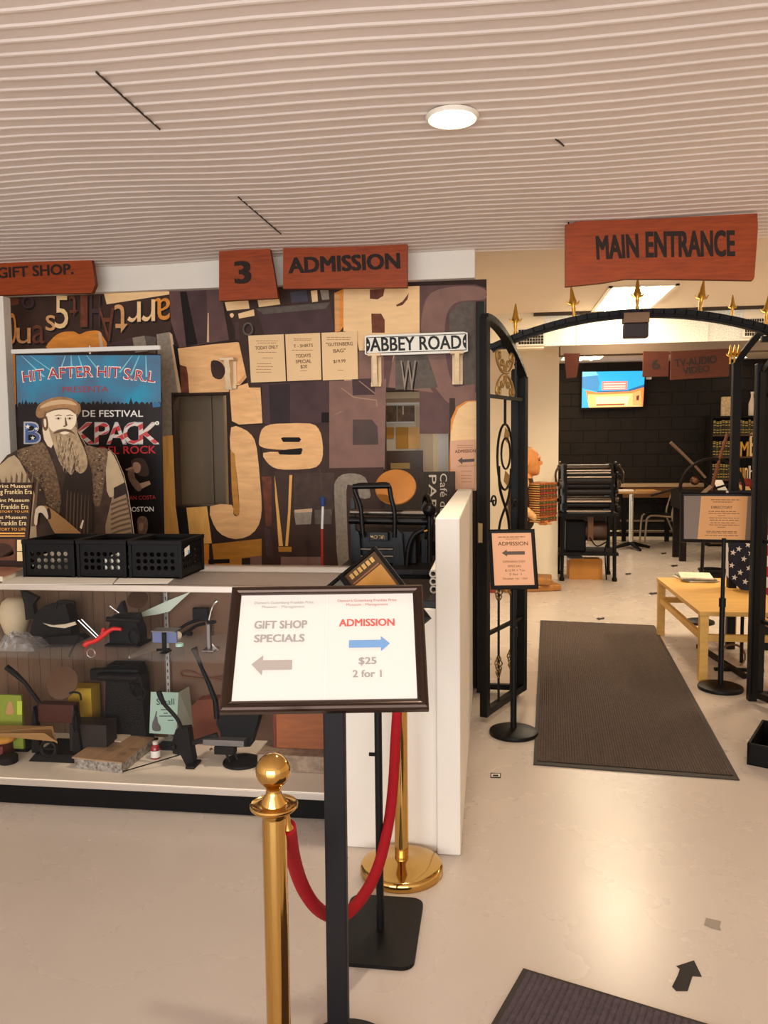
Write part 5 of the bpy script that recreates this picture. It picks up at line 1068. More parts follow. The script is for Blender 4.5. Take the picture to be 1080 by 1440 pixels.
# plaque hanging on the crown of the arch
t2 = thing('arch_plaque', 'small dark box with brown top fixed at the crown of the arch', 'plaque', f(895, 474))
p, q = f(877, 455), f(911, 475); MB().box(p.x, YG - .03, q.z, q.x, YG + .04, p.z, mat('plaque_dark', (48, 38, 38), .5), .008).build('case', t2)
p2 = f(876, 441); MB().box(p2.x, YG - .034, p.z, q.x + .003, YG + .044, p2.z, mat('plaque_brown', (128, 96, 70), .5), .002).build('top_band', t2)
def spiral(c, R0, turns, ux, uz, r, n=26, sg=1, st=0):
    return [c + ux * (R0 * (1 - .85 * i / n) * math.cos(st + sg * 2 * PI * turns * i / n)) + uz * (R0 * (1 - .85 * i / n) * math.sin(st + sg * 2 * PI * turns * i / n)) for i in range(n + 1)]
def leaf(hinge, free, zh, zf, lab=None):
    "gate leaf: part with sub-parts; hinge and free are floor points, zh/zf stile heights"
    H_, Fr = V((*hinge, 0)), V((*free, 0)); L = (Fr - H_).length; ux = (Fr - H_) / L; uz = V((0, 0, 1)); zb_ = .035
    P = lambda u, z: H_ + ux * (u * L) + uz * z
    fr = MB(); w_ = .045; side = (0, 0, 1)
    fr.bar(P(0, zb_), P(0, zh), w_, w_, gb, .003, side=ux.cross(uz)); fr.bar(P(1, zb_), P(1, zf), w_, w_, gb, .003, side=ux.cross(uz))
    fr.bar(P(0, zb_ + .02), P(1, zb_ + .02), .04, .04, gb, .003)
    tp = [P(i / 12, zh + (zf - zh) * math.sin(i / 12 * PI / 2) ** .9) for i in range(13)]
    for a, b2 in zip(tp, tp[1:]): fr.bar(a, b2 + (b2 - a) * .1, .045, .04, gb, 0)
    zm, zl = 1.83, .98
    for z in (zm, zl, .50): fr.bar(P(0, z), P(1, z), .02, .02, gb)
    g_ = fr.build('gate_leaf', t)
    for u in (.33, .66):
        zz = zh + (zf - zh) * math.sin(u * PI / 2) ** .9
        MB().bar(P(u, zb_ + .03), P(u, zl), .014, .014, gb).build('twisted_bar', g_)
        for zc in (.71, .29):
            mb = MB()
            for k in range(4): mb.tube([P(u, zc - .055 + .11 * i / 10) + (ux * math.cos(k * PI / 2 + i * .5) + ux.cross(uz) * math.sin(k * PI / 2 + i * .5)) * (.022 * math.sin(PI * i / 10)) for i in range(11)], .0038, gg, 6)
            mb.build('basket', g_)
        mb = MB(); mb.tube(sm([P(u - .07, .255), P(u - .03, .225), P(u, .21), P(u + .03, .225), P(u + .07, .255)], 3, False), .005, gg, 6); mb.build('collar_leaf', g_)
    for u in (.22,): MB().bar(P(u, zm), P(u, zh + (zf - zh) * math.sin(u * PI / 2) ** .9), .012, .012, gb).build('upright_bar', g_)
    # gilt C-scrolls in the top panel
    c = P(.5, 1.965)
    for vz in (-1, 1):
        q_ = lambda a_, b_: c + ux * a_ + uz * (b_ * vz)
        for sg in (-1, 1):
            mb = MB(); arc = sm([q_(0, .006), q_(.05 * sg, .014), (q_(.10 * sg, .05)), q_(.125 * sg, .09)], 4, False)
            e = q_(.095 * sg, .098); sp = [e + ux * (.032 * (1 - .8 * i / 18) * math.cos(2.6 * PI * i / 18) * sg) + uz * (.032 * (1 - .8 * i / 18) * math.sin(2.6 * PI * i / 18) * vz) for i in range(19)]
            mb.tube(arc[:-1] + sp, .0085, gg, 6)
            e = q_(.045 * sg, .058); sp = [e + ux * (.022 * (1 - .8 * i / 14) * math.cos(PI + 2.4 * PI * i / 14) * sg) + uz * (.022 * (1 - .8 * i / 14) * math.sin(PI - 2.4 * PI * i / 14) * vz) for i in range(15)]
            mb.tube([q_(.004 * sg, .01), q_(.012 * sg, .035)] + sp, .0075, gg, 6); mb.build('gilt_scroll', g_)
    # black vine in the middle panel
    mb = MB(); mb.tube([P(.5, zm), P(.5, 1.68)], .008, gb, 8)
    mb.tube([P(.5, 1.49) + ux * (.11 * math.cos(i * PI / 12)) + uz * (.19 * math.sin(i * PI / 12)) for i in range(24)], .007, gb, 8, True)
    mb.tube([P(.48, 1.51) + ux * (.065 * math.cos(i * PI / 10)) + uz * (.09 * math.sin(i * PI / 10)) for i in range(20)], .006, gb, 8, True)
    mb.tube(sm([P(.66, 1.44), P(.62, 1.30), P(.42, 1.14), P(.36, .99)], 5, False), .008, gb, 8); mb.tube(sm([P(.34, 1.42), P(.40, 1.26), P(.62, 1.12), P(.68, .99)], 5, False), .007, gb, 8)
    mb.tube(spiral(P(.78, 1.24), .04, 1.3, ux, uz, 0), .006, gb, 6); mb.tube(spiral(P(.24, 1.2), .04, 1.3, ux, uz, 0, 26, -1, PI), .006, gb, 6)
    mb.build('vine_scroll', g_)
    for (u, z) in ((.42, 1.57), (.42, 1.32)):
        mb = MB(); mb.prism([P(u, z), P(u + .1, z + .03), P(u + .06, z + .09), P(u - .05, z + .06)], ux.cross(uz) * .004, gg); mb.build('gilt_leaf', g_)
    return g_
leaf((.192, YG - .05), (-.035, 4.42), 1.97, 2.25)
leaf((1.58, YG - .06), (1.80, 4.46), 1.97, 2.25)
MB().box(-.075, 4.40, 1.02, -.045, 4.45, 1.13, mat('hinge_brass', (110, 84, 50), .4, .7), .004).build('lock_box', t)
# second arch behind at the right: stile with curved top and finial cluster
YG2 = 6.26; g = YP(YG2); t3 = thing('garden_arch', 'second black iron arch frame with finial cluster standing behind the flag', 'arch frame', V((g(1034, 600).x, YG2, 0)))
x = g(1034, 600).x; z = g(1034, 510).z
MB().box(x - .03, YG2 - .03, 0, x + .03, YG2 + .03, z, gb, .004).build('post', t3)
p = [V((x, YG2, z - .01)), g(1046, 496), g(1064, 474), g(1090, 450)]; mb = MB()
pp_ = sm(p, 4, False)
for a, b2 in zip(pp_, pp_[1:]): mb.bar(a, b2 + (b2 - a) * .1, .045, .045, gb)
mb.build('arch_bar', t3)
xe = g(1090, 450).x; MB().box(xe - .03, YG2 - .03, 0, xe + .03, YG2 + .03, g(1090, 450).z + .02, gb, .004).build('post', t3)
for px in (1027, 1033, 1039): finial(V((g(px, 500).x, YG2, z - .01)), (0, 0, 1), .75, t3)

# ------------------------------------------------------------------ mats, floor decals
matm = mat('mat_charcoal', (86, 72, 64), .95, 0, .2, 60, bump=.5, bscale=160); mate = mat('mat_edge', (46, 38, 32), .6)
def floor_mat(q, lab, nrib, m=matm):
    A, B, C, D = [V((*p, 0)) for p in q]   # far-left, far-right, near-right, near-left
    t = thing('floor_mat', lab, 'mat', (A + B + C + D) / 4)
    mb = MB(); mb.prism([A, B, C, D], (0, 0, .006), mate); mb.build('rubber_edge', t)
    L = lambda u, v_, z: (A * (1 - u) + B * u) * (1 - v_) + (D * (1 - u) + C * u) * v_ + V((0, 0, z))
    mb = MB(); e = .02; n = nrib; vs = []; fs = []
    for i in range(n + 1):
        u = e + (1 - 2 * e) * i / n
        for du, z in ((0, .006), (.25, .0095), (.75, .0095)):
            uu = u + (1 - 2 * e) * du / n
            if uu > 1 - e + 1e-6: continue
            vs += [L(uu, .012, z), L(uu, .988, z)]
    k_ = len(vs) // 2
    mb.add(vs, [[2 * i, 2 * i + 2, 2 * i + 3, 2 * i + 1] for i in range(k_ - 1)], m); mb.build('ribbed_carpet', t)
floor_mat([fl(760, 873).xy, fl(920, 880).xy, fl(1040, 1098).xy, fl(750, 1076).xy], 'long charcoal ribbed entrance mat running through the arch', 70)
A = fl(736, 1364).xy; Bv = (fl(1000, 1444).xy - A).normalized(); Cv = V((Bv.y, -Bv.x)); Cv = (fl(690, 1444).xy - A).normalized()
floor_mat([A, A + Bv * .75, A + Bv * .75 + Cv * 1.1, A + Cv * 1.1], 'purple charcoal ribbed mat at the bottom edge of the picture', 40, mat('mat_purple', (80, 68, 74), .95, 0, .2, 60, bump=.5, bscale=160))
vin = mat('decal_black', (26, 18, 14), .6)
def decal(pts, lab, m=vin, name='floor_arrow', cat='floor sticker', group='black arrow stickers on the floor'):
    mb = MB(); mb.prism([fl(*p) + V((0, 0, .0008)) for p in pts], (0, 0, .0006), m); return tag(mb.build(name), lab, cat, group)
decal([(945, 1388), (951, 1394), (967, 1394), (974, 1373), (987, 1374), (976, 1351), (951, 1359), (956, 1363), (953, 1372)], 'large black arrow sticker on the floor near the bottom mat')
def mini(cx, cy, w_, lab): decal([(cx - w_, cy + .2), (cx - w_ * .3, cy - w_ * .28), (cx - w_ * .2, cy - w_ * .1), (cx + w_, cy - w_ * .3), (cx + w_, cy + w_ * .15), (cx - .1 * w_, cy + w_ * .3), (cx - .2 * w_, cy + w_ * .45)], lab)
mini(844, 870, 6, 'black arrow sticker just beyond the far end of the long mat'); mini(918, 834.5, 6, 'black arrow sticker on the floor left of the yellow table'); mini(948, 795.5, 5, 'small black arrow sticker on the far floor behind the yellow table'); mini(883, 807, 4.5, 'small faint black sticker on the floor right of the cardboard box'); mini(933, 778, 4, 'tiny black sticker on the floor below the steel chair')
o = decal([(690, 1087), (704.5, 1087.5), (704, 1094.5), (689.5, 1094)], 'tiny black and white label stuck on the floor beside the half wall', name='floor_label'); del o['group']
mb = MB(); mb.rect(lambda x, y, o_=0: fl(x, y) + V((0, 0, .0022)), 691, 1088.5, 703, 1093, paper); mb.rect(lambda x, y, o_=0: fl(x, y) + V((0, 0, .0026)), 693, 1090, 701, 1092.5, vin); mb.build('printing', o, True)
o = decal([(993, 1291), (1014, 1296), (1012, 1303), (1014, 1309), (1002, 1306), (990, 1301)], 'scuffed grey tape patch on the floor right of centre', mat('tape_grey', (150, 138, 126), .7), 'tape_patch'); del o['group']
# ------------------------------------------------------------------ framed notice stands
def stand(base, c0, w_, h_, phi, tau, lab, builder, rb=.13, poles=((0, 0),)):
    t = thing('notice_stand', lab, 'sign stand', base, 0, 'black round-base notice stands')
    MB().lathe([(rb, 0), (rb + .003, .008), (rb, .02), (rb - .02, .028), (.02, .034), (0, .034)], base, satin, 40).build('base', t)
    f, n_ = frame2(c0, w_, h_, phi, tau)
    top = f(.5, .9, -.012)
    MB().cyl(V(base) + V((0, 0, .02)), V((base[0], base[1], .55)), .017, satin).build('pole', t); MB().cyl(V((base[0], base[1], .5)), V((base[0], base[1], top.z)), .0125, satin).build('upper_pole', t)
    MB().cyl(V((base[0], base[1], .53)), V((base[0], base[1], .585)), .021, satin).build('pole_collar', t)
    mb = MB(); moulding(mb, f, w_, h_, [(0, -.012), (0, .006), (.010, .011), (.018, .009), (.02, .003)], satin); mb.poly([f(0, 0, -.012), f(1, 0, -.012), f(1, 1, -.012), f(0, 1, -.012)], satin); mb.build('frame', t)
    mb = MB(); builder(mb, f); mb.build('notice', t, True)
    return t
def b_adm(mb, f):
    mb.rect(f, .06, .05, .94, .95, peach2, .003); lines(mb, f, .2, .84, (.125,), .012, ink, .004); lines(mb, f, .34, .68, (.16,), .012, inkf, .004)
    mb.txt('ADMISSION', f, (.2, .275), (.84, .275), .065, ink, .02, .004)
    mb.pp(f, [(.27, .40), (.38, .345), (.38, .375), (.76, .375), (.76, .43), (.38, .43), (.38, .46)], mat('arrow_grey', (96, 84, 76), .7), .004)
    for s, a, b2, y in (('OPENING DAY', .28, .76, .565), ('SPECIAL', .38, .67, .64), ('$12.99 + Tax', .32, .74, .71), ('2 for 1', .40, .66, .775), ('October 1st - 15th', .26, .78, .845)): mb.txt(s, f, (a, y), (b2, y), .036, ink, 0, .004)
b = fl(722, 1032); stand(b, V((.114, b.y + .02, YP(b.y + .02)(722, 786).z)), .252, .325, R(9), R(20), 'black pole stand left of the long mat with ADMISSION notice and left arrow', b_adm, .128)
def b_dir(mb, f):
    mb.rect(f, .04, .06, .96, .94, mat('backing_grey', (124, 104, 90), .4), .003); mb.pp(f, [(.27, .07), (.87, .07), (.83, .935), (.22, .935)], mat('paper_tan', (216, 156, 100), .6), .004)
    lines(mb, f, .36, .78, (.135,), .014, ink, .005); lines(mb, f, .42, .7, (.18,), .014, ink, .005)
    mb.txt('DIRECTORY', f, (.40, .32), (.67, .32), .055, ink, .02, .005)
    lines(mb, f, .34, .76, (.37, .41, .50, .545, .60, .64), .012, ink, .005); lines(mb, f, .48, .58, (.455, .685), .012, ink, .005); lines(mb, f, .3, .76, (.77, .80, .85), .012, ink, .005)
b = fl(1013, 969); fy = b.y + .03; stand(b, V((YP(fy)(1011, 728).x, fy, YP(fy)(1010, 728).z)), .455, .315, R(-7), R(10), 'black pole stand in front of the yellow table with a landscape framed notice', b_dir, .135)
# a third stand behind the yellow table
b = fl(984, 876); t = thing('notice_stand', 'black pole stand seen through the legs of the yellow table', 'sign stand', b, 0, 'black round-base notice stands')
MB().lathe([(.12, 0), (.123, .008), (.12, .02), (.10, .028), (.02, .034), (0, .034)], b, satin, 36).build('base', t); MB().cyl(b + V((0, 0, .02)), b + V((.02, 0, 1.05)), .015, satin).build('pole', t)
# ------------------------------------------------------------------ yellow table
tb_ = mat('table_yellow', (206, 158, 82), .45, 0, .1, 2.5, (1, 6, 6), kind='wave')
n = fl(987, 958); fa = fl(942, 893)
x0 = n.x - .03; x1 = x0 + .62; y0, y1 = n.y - .03, fa.y + .03; zt2 = YP(y0)(982, 860).z
t = thing('wooden_table', 'low yellow wooden table right of the long mat', 'table', ((x0 + x1) / 2, (y0 + y1) / 2, 0))
sk = .04
MB().box(x0, y0, zt2 - .03, x1, y1, zt2, tb_, .003).build('tabletop', t)
for x in (x0 + .005, x1 - .06):
    for y in (y0 + .005, y1 - .06): MB().box(x, y, 0, x + .055, y + .055, zt2 - .03, tb_, .003).build('leg', t)
for x in (x0 + .015, x1 - .045): MB().box(x, y0 + .06, zt2 - .20, x + .03, y1 - .06, zt2 - .155, tb_, .002).build('stretcher', t)
for y in (y0 + .015, y1 - .045): MB().box(x0 + .06, y, zt2 - .20, x1 - .06, y + .03, zt2 - .155, tb_, .002).build('stretcher', t)
mg = fl(978, 815, zt2); t = thing('magazine_stack', 'stack of magazines on the yellow table', 'magazines', mg)
cols = [(206, 190, 160), (120, 124, 110), (222, 206, 180)]
for i in range(3):
    T = Mx.Translation((mg.x, mg.y, zt2 + .002 + .012 * i)) @ Mx.Rotation(.25 - .2 * i, 4, 'Z'); mb = MB(); mb.box(-.12, -.15, 0, .12, .15, .010, mat('magazine_%d' % i, cols[i], .5, 0, .25, 14), 0, T); mb.build('magazine', t)
# iron scroll bench frame under / behind the table
t = thing('iron_scroll_stand', 'dark iron stand with ring scrolls under the yellow table', 'stand', V((x1 - .15, y0 + .4, 0)))
mb = MB(); c = YP(y0 + .45)(1030, 923); mb.ring(c, (0, 1, 0), .085, .008, mat('ring_bronze', (120, 92, 58), .4, .6)); mb.build('ring', t); mb = MB(); mb.bar((c.x - .16, y0 + .3, .01), (c.x + .16, y0 + .3, .01), .03, .02, iron); mb.bar((c.x - .02, y0 + .1, .02), (c.x - .12, y0 + .9, .02), .03, .03, iron); mb.build('foot', t); mb = MB(); mb.cyl((c.x + .06, y0 + .45, .02), (c.x + .06, y0 + .45, zt2 - .04), .012, iron); mb.build('upright', t)
# flag draped over a dark box, dark bin
Yf2 = 6.15; f = YP(Yf2); t = thing('flag', 'stars and stripes flag draped over the second arch frame behind the yellow table', 'flag', V((f(1060, 860).x, Yf2, .25)))
navy = mat('flag_navy', (40, 40, 52), .8, 0, .15, 30); fw1 = mat('flag_white', (232, 222, 208), .8); fr1 = mat('flag_red', (186, 34, 36), .8)
def wav(x, y, off=0.0):
    p = on(x, y, 1, Yf2); return on(x, y, 1, Yf2 + .03 * math.sin(p.x * 22) + .02 * math.sin(p.z * 14) - off)
def patch(mb, x0, y0a, y0b, x1, y1a, y1b, m, n=8):
    vs = []
    for i in range(n + 1):
        for j in range(n + 1):
            u, v_ = i / n, j / n; x = x0 + (x1 - x0) * u; ya_ = y0a + (y1a - y0a) * u; yb_ = y0b + (y1b - y0b) * u; vs.append(wav(x, ya_ + (yb_ - ya_) * v_))
    mb.add(vs, [[i * (n + 1) + j, (i + 1) * (n + 1) + j, (i + 1) * (n + 1) + j + 1, i * (n + 1) + j + 1] for i in range(n) for j in range(n)], m, True)
mb = MB(); patch(mb, 1024, 690, 812, 1068, 690, 855, navy); mb.build('canton', t)
mb = MB(); patch(mb, 1021, 690, 808, 1024.5, 690, 813, fw1, 3); mb.build('hem', t)
mb = MB()
for cx, cy in ((1031, 777), (1039, 772), (1052, 766), (1046, 786), (1029, 795), (1056, 778), (1041, 805), (1053, 799), (1033, 812), (1048, 818), (1035, 757), (1049, 752)): star(mb, wav, cx, cy, 4.6, fw1, .012, -PI / 2 + .2)
mb.build('stars', t, True)
for i in range(9):
    mb = MB(); y = 718 + i * 15; patch(mb, 1068, y, y + 15, 1110, y + 14, y + 29, fr1 if i % 2 else fw1, 5); mb.build('stripe', t)
c = fl(1001, 838); t = thing('waste_bin', 'small black bin behind the yellow table', 'bin', c); MB().lathe([(.10, 0), (.13, .26), (.14, .265), (.14, .28), (.12, .28), (.09, .02), (0, .02)], c, blackm, 24).build('bin', t)
# black tray at the right edge
p = fl(1050, 1075); t = thing('black_tray', 'open black box with dark objects at the right edge below the gate', 'box', p + V((.25, -.2, 0)))
zt3 = YP(p.y)(1050, 1045).z; A = p; U = V((.55, -.28, 0)).normalized(); Vv = V((.28, .55, 0)).normalized()
mb = MB()
for a, b2, dd in ((A, A + U * .6, Vv * .012), (A + Vv * .4, A + Vv * .4 + U * .6, Vv * -.012), (A, A + Vv * .4, U * .012), (A + U * .6, A + U * .6 + Vv * .4, U * -.012)): mb.prism([a, b2, b2 + V((0, 0, zt3)), a + V((0, 0, zt3))], dd, blackm)
mb.prism([A, A + U * .6, A + U * .6 + Vv * .4, A + Vv * .4], (0, 0, .006), blackm); mb.build('body', t)
c = A + U * .14 + Vv * .2; mb = MB(); mb.ball(c + V((0, 0, zt3 * .8)), (.07, .05, .05), iron); mb.cyl(c, c + V((0, 0, zt3 * .8)), .03, iron); tag(mb.build('iron_weight'), 'dark rounded iron weight sitting in the black box at the right edge', 'weight')
# ------------------------------------------------------------------ statue of a man holding a tall stack of books
sx, sy = .335, 8.75
f = YP(sy); k = sy / FPX
t = thing('book_stack_base', 'pile of big brown books serving as base under the statue', 'books', (sx + .02, sy, 0))
bb = mat('statue_books', (166, 112, 56), .5, 0, .3, 10); bb2 = mat('statue_books_red', (150, 52, 36), .5)
for i, (a, w_, d_, m) in enumerate(((.25, .62, .42, bb), (-.1, .50, .36, bb2 if 0 else bb))):
    T = Mx.Translation((sx + .06, sy, .07 * i)) @ Mx.Rotation(a, 4, 'Z'); mb = MB(); mb.box(-w_ / 2, -d_ / 2, .001, w_ / 2, d_ / 2, .068, m, .012, T); mb.build('book', t)
mb = MB(); mb.box(sx - .55, sy - .3, 0, sx - .30, sy - .1, .2, bb2, .01); tag(mb.build('red_book'), 'red upright book on the floor behind the gate left of the statue', 'book')
t = thing('statue', 'painted statue of a balding person carrying a tall stack of books, facing right', 'statue', (sx, sy, .14))
B0 = V((sx, sy, .158)); mt = MB(); dm = mat('statue_skin', (206, 134, 72), .45, 0, .08, 12)
def cap(p, q, r0, r1, n=7):
    p, q = B0 + V(p), B0 + V(q)
    for i in range(n): u = i / (n - 1); mt.ball(p.lerp(q, u), r0 + (r1 - r0) * u, dm, 12, 8)
# facing +x; y is his left/right
for s in (-1, 1):
    cap((.02, .085 * s, .03), (.0, .085 * s, .30), .055, .07); cap((.0, .085 * s, .30), (-.01, .075 * s, .60), .07, .095); cap((-.02, .085 * s, .025), (.13, .09 * s, .022), .038, .034, 6)
    cap((-.01, .17 * s, 1.00), (-.03, .21 * s, .76), .062, .052); cap((-.03, .21 * s, .76), (.19, .13 * s, .585), .05, .036)
    c = B0 + V((.23, .12 * s, .57)); mt.ball(c, (.045, .03, .022), dm)
    for j in range(4): cap((.25, (.135 - .022 * j) * s, .572), (.30 - .004 * abs(j - 1), (.13 - .022 * j) * s, .565), .013, .011, 4)
    cap((.21, .15 * s, .58), (.255, .165 * s, .60), .013, .011, 4)
cap((-.01, 0, .60), (-.02, 0, .80), .145, .15); cap((-.02, 0, .80), (-.01, 0, 1.0), .15, .13); cap((0, -.11, 1.0), (0, .11, 1.0), .075, .075); cap((0, 0, 1.03), (.03, 0, 1.12), .065, .06)
hc_ = B0 + V((.05, 0, 1.235)); hd0 = len(mt.bm.verts); mt.ball(hc_, (.115, .095, .135), dm, 20, 14); mt.ball(hc_ + V((.03, 0, -.06)), (.085, .078, .085), dm); mt.ball(hc_ + V((.075, 0, -.105)), (.038, .04, .032), dm)
mt.ball(hc_ + V((.118, 0, -.018)), (.026, .018, .024), dm); cap((.155, 0, 1.245), (.168, 0, 1.215), .013, .018, 4); mt.ball(hc_ + V((.10, 0, .03)), (.025, .06, .014), dm); mt.ball(hc_ + V((.098, 0, -.068)), (.022, .03, .009), dm); mt.ball(hc_ + V((.096, 0, -.083)), (.02, .026, .009), dm)
for s in (-1, 1): mt.ball(hc_ + V((-.005, .097 * s, -.015)), (.024, .012, .036), dm)
mt.bm.verts.ensure_lookup_table()
for v in list(mt.bm.verts)[hd0:]: v.co = hc_ + (v.co - hc_) * 1.16
body = mt.build('body', t)
md = body.modifiers.new('remesh', 'REMESH'); md.mode = 'VOXEL'; md.voxel_size = .009; md.use_smooth_shade = True
sm_ = body.modifiers.new('smooth', 'SMOOTH'); sm_.iterations = 3; sm_.factor = .5
bpy.context.view_layer.update(); dg = bpy.context.evaluated_depsgraph_get(); me2 = bpy.data.meshes.new_from_object(body.evaluated_get(dg)); body.modifiers.clear(); body.data = me2
me2.materials.clear()
for m in (dm, mat('statue_shirt', (222, 170, 112), .5), mat('statue_vest', (66, 40, 30), .5), mat('statue_trousers', (40, 30, 30), .5), mat('statue_shoes', (70, 36, 20), .4)): me2.materials.append(m)
for p in me2.polygons:
    z = p.center.z; y = abs(p.center.y); x = p.center.x
    p.use_smooth = True
    if z < .065: i = 4
    elif z < .62 and not (x > .12 and z > .5): i = 3
    elif z > 1.07: i = 0
    elif x > .175 and z < .64: i = 0
    elif y > .135 or (x > .1 and z < .7): i = 1
    else: i = 2
    p.material_index = i
hr = mat('statue_hair', (196, 156, 104), .7, 0, .2, 30); mb = MB()
for s in (-1, 1): mb.ball(hc_ + V((-.045, .06 * s, .0)), (.075, .045, .085), hr)
mb.ball(hc_ + V((-.085, 0, .0)), (.045, .075, .095), hr); mb.ball(hc_ + V((-.02, 0, .075)), (.095, .075, .065), hr)
for v in mb.bm.verts: v.co = hc_ + (v.co - hc_) * 1.16
mb.build('hair', t)
mb = MB(); dk_ = mat('statue_eye', (40, 24, 16), .3)
for s in (-1, 1): mb.ball(hc_ + V((.125, .042 * s, .009)), (.010, .014, .008), dk_, 10, 6)
mb.build('eyes', t)
mb = MB(); mb.tube(sm([B0 + V((.05, -.07, 1.07)), B0 + V((.085, 0, 1.055)), B0 + V((.05, .07, 1.07))], 4, False), .018, mat('statue_shirt', (222, 170, 112)), 8); mb.build('collar', t)
# stack of books in his arms
bx, by = sx + .18, sy - .02; z = .14 + .60; rnd = random.Random(5); nb = 17; top_ = YP(sy)(755, 678).z
hh = (top_ - z) / nb
lc = [(128, 58, 34), (60, 66, 40), (150, 78, 34), (110, 50, 30), (84, 58, 34), (136, 36, 28), (70, 50, 34)]
for i in range(nb):
    c = mat('leather_%d' % (i % 7), lc[i % 7], .45, 0, .2, 20); pg = mat('old_pages', (236, 190, 112), .7)
    w_, d_ = .235 + rnd.uniform(-.006, .006), .30 + rnd.uniform(-.008, .008); T = Mx.Translation((bx, by, z + i * hh)) @ Mx.Rotation(R(-38) + rnd.uniform(-.03, .03), 4, 'Z')
    o = thing('old_book', 'old leather bound book in the tall stack held by the statue', 'book', (bx, by, z + i * hh), 0, 'leather books held by the statue')
    mb = MB(); mb.box(-w_ / 2 + .008, -d_ / 2 + .006, .004, w_ / 2 - .006, d_ / 2 - .006, hh - .006, pg, 0, T); mb.build('pages', o)
    mb = MB(); mb.box(-w_ / 2, -d_ / 2, .0005, w_ / 2, d_ / 2, .006, c, 0, T); mb.box(-w_ / 2, -d_ / 2, hh - .0065, w_ / 2, d_ / 2, hh - .001, c, 0, T); mb.box(w_ / 2 - .008, -d_ / 2, .0005, w_ / 2 + .006, d_ / 2, hh - .001, c, .003, T)
    for v_ in (-.3, -.1, .1, .3): mb.box(w_ / 2 + .005, d_ * v_ - .004, .002, w_ / 2 + .009, d_ * v_ + .004, hh - .003, gold, 0, T)
    mb.build('cover', o)
# ------------------------------------------------------------------ offset press on a stand with a carton beneath
YO = 9.3; f = YP(YO); a, b2 = f(790, 815), f(864, 815); zt4 = YP(YO)(820, 722).z; zt5 = YP(YO)(820, 653).z; d_ = .5
t = thing('offset_press', 'black cylinder printing press on an iron stand in front of the dark wall', 'printing press', ((a.x + b2.x) / 2, YO + d_ / 2, 0))
X0_, X1_ = a.x, b2.x
for x in (X0_, X1_):
    for y in (YO, YO + d_): mb = MB(); mb.tube([(x, y, .0), (x, y, .03), (x, y, .05), (x * .97 + .03 * (X0_ + X1_) / 2, y, zt4)], [.03, .03, .02, .026], blackm, 12); mb.build('leg', t)
for z_, nm in ((zt4, 'bed'), (.33, 'shelf')): MB().box(X0_ - .04, YO - .03, z_ - .035, X1_ + .04, YO + d_ + .03, z_, blackm, .004).build(nm, t)
for x in (X0_ + .02, X1_ - .06):
    mb = MB(); mb.prism([(x, YO, zt4), (x, YO + d_, zt4), (x, YO + d_, zt5 - .12), (x, YO + d_ - .1, zt5), (x, YO + .12, zt5), (x, YO, zt5 - .14)], (.04, 0, 0), blackm); mb.build('side_frame', t)
pk = mat('roller_steel', (66, 54, 44), .3, .7); rub = mat('roller_rubber', (24, 18, 18), .4)
glint = mat('roller_highlight', (176, 156, 136), .3, .4)  # highlights on the dark rollers, put in as thin pale bars
for py, r_, dy, m in ((658, .035, .12, pk), (668, .03, .05, rub), (676, .05, .0, rub), (671, .008, -.06, glint), (683, .045, .03, rub), (692, .04, .0, rub), (703, .035, .0, pk), (710, .05, .05, rub), (719, .008, -.03, glint), (662, .008, .0, glint), (705, .012, -.045, glint), (665.5, .006, -.0, glint)):
    mb = MB(); zc = f(0, py).z if False else YP(YO)(825, py).z; mb.cyl((X0_ + .05, YO + dy + .03, zc), (X1_ - .05, YO + dy + .03, zc), r_, m, seg=18); mb.build('roller', t)
rnd = random.Random(8)
for x, sg in ((X0_ - .01, -1), (X1_ + .01, 1)):
    for i in range(6):
        zc = zt4 + .06 + (zt5 - zt4 - .1) * i / 5; r_ = rnd.uniform(.04, .085); yy = YO + rnd.uniform(.02, .3); mb = MB(); mb.lathe([(r_, 0), (r_, .02), (r_ * .5, .025), (r_ * .4, .05), (0, .05)], (x, yy, zc), rnd.choice((iron, blackm, iron, pk)), 20, (sg, 0, 0)); mb.build('gear', t)
    mb = MB(); mb.tube(sm([(x + sg * .03, YO, zt5 - .02), (x + sg * .07, YO - .03, zt5 - .1), (x + sg * .06, YO - .03, zt5 - .22)], 4, False), .012, pk, 8); mb.ball((x + sg * .03, YO, zt5 - .02), .02, pk); mb.build('lever', t)
mb = MB(); mb.lathe([(.11, -.12), (.115, -.1), (.115, .1), (.11, .12), (0, .12)], ((X0_ + X1_) / 2 + .1, YO + .2, .56), mat('motor_brown', (74, 52, 38), .5, .3), 24, (1, 0, 0)); mb.build('motor', t)
mb = MB(); mb.box(X0_ + .05, YO + .1, .33, X0_ + .28, YO + .4, .68, blackm, .01); mb.build('control_box', t)
mb = MB(); mb.box((X0_ + X1_) / 2 + .0, YO + .05, .45, (X0_ + X1_) / 2 + .06, YO + .09, zt4 - .03, mat('belt_brown', (96, 66, 40), .6)); mb.build('belt_guard', t)
mb = MB(); mb.tube(sm([((X0_ + X1_) / 2 + .02, YO + .05, .5), ((X0_ + X1_) / 2 + .1, YO + .03, .4), ((X0_ + X1_) / 2 + .22, YO + .05, .45), (X1_ - .1, YO + .06, .36), (X1_ - .09, YO + .04, .1), (X1_ - .08, YO + .05, .01)], 5, False), .008, blackm, 8); mb.build('cable', t)
ct = mat('cardboard', (186, 126, 58), .8, 0, .08, 5); p, q = f(803, 740), f(847, 740); p0 = fl(825, 815); YB2 = 9.4; g = YP(YB2); hh = g(825, 787).z
t = thing('cardboard_box', 'open cardboard box on the floor under the black press', 'box', ((p.x + q.x) / 2, YB2 + .2, 0))
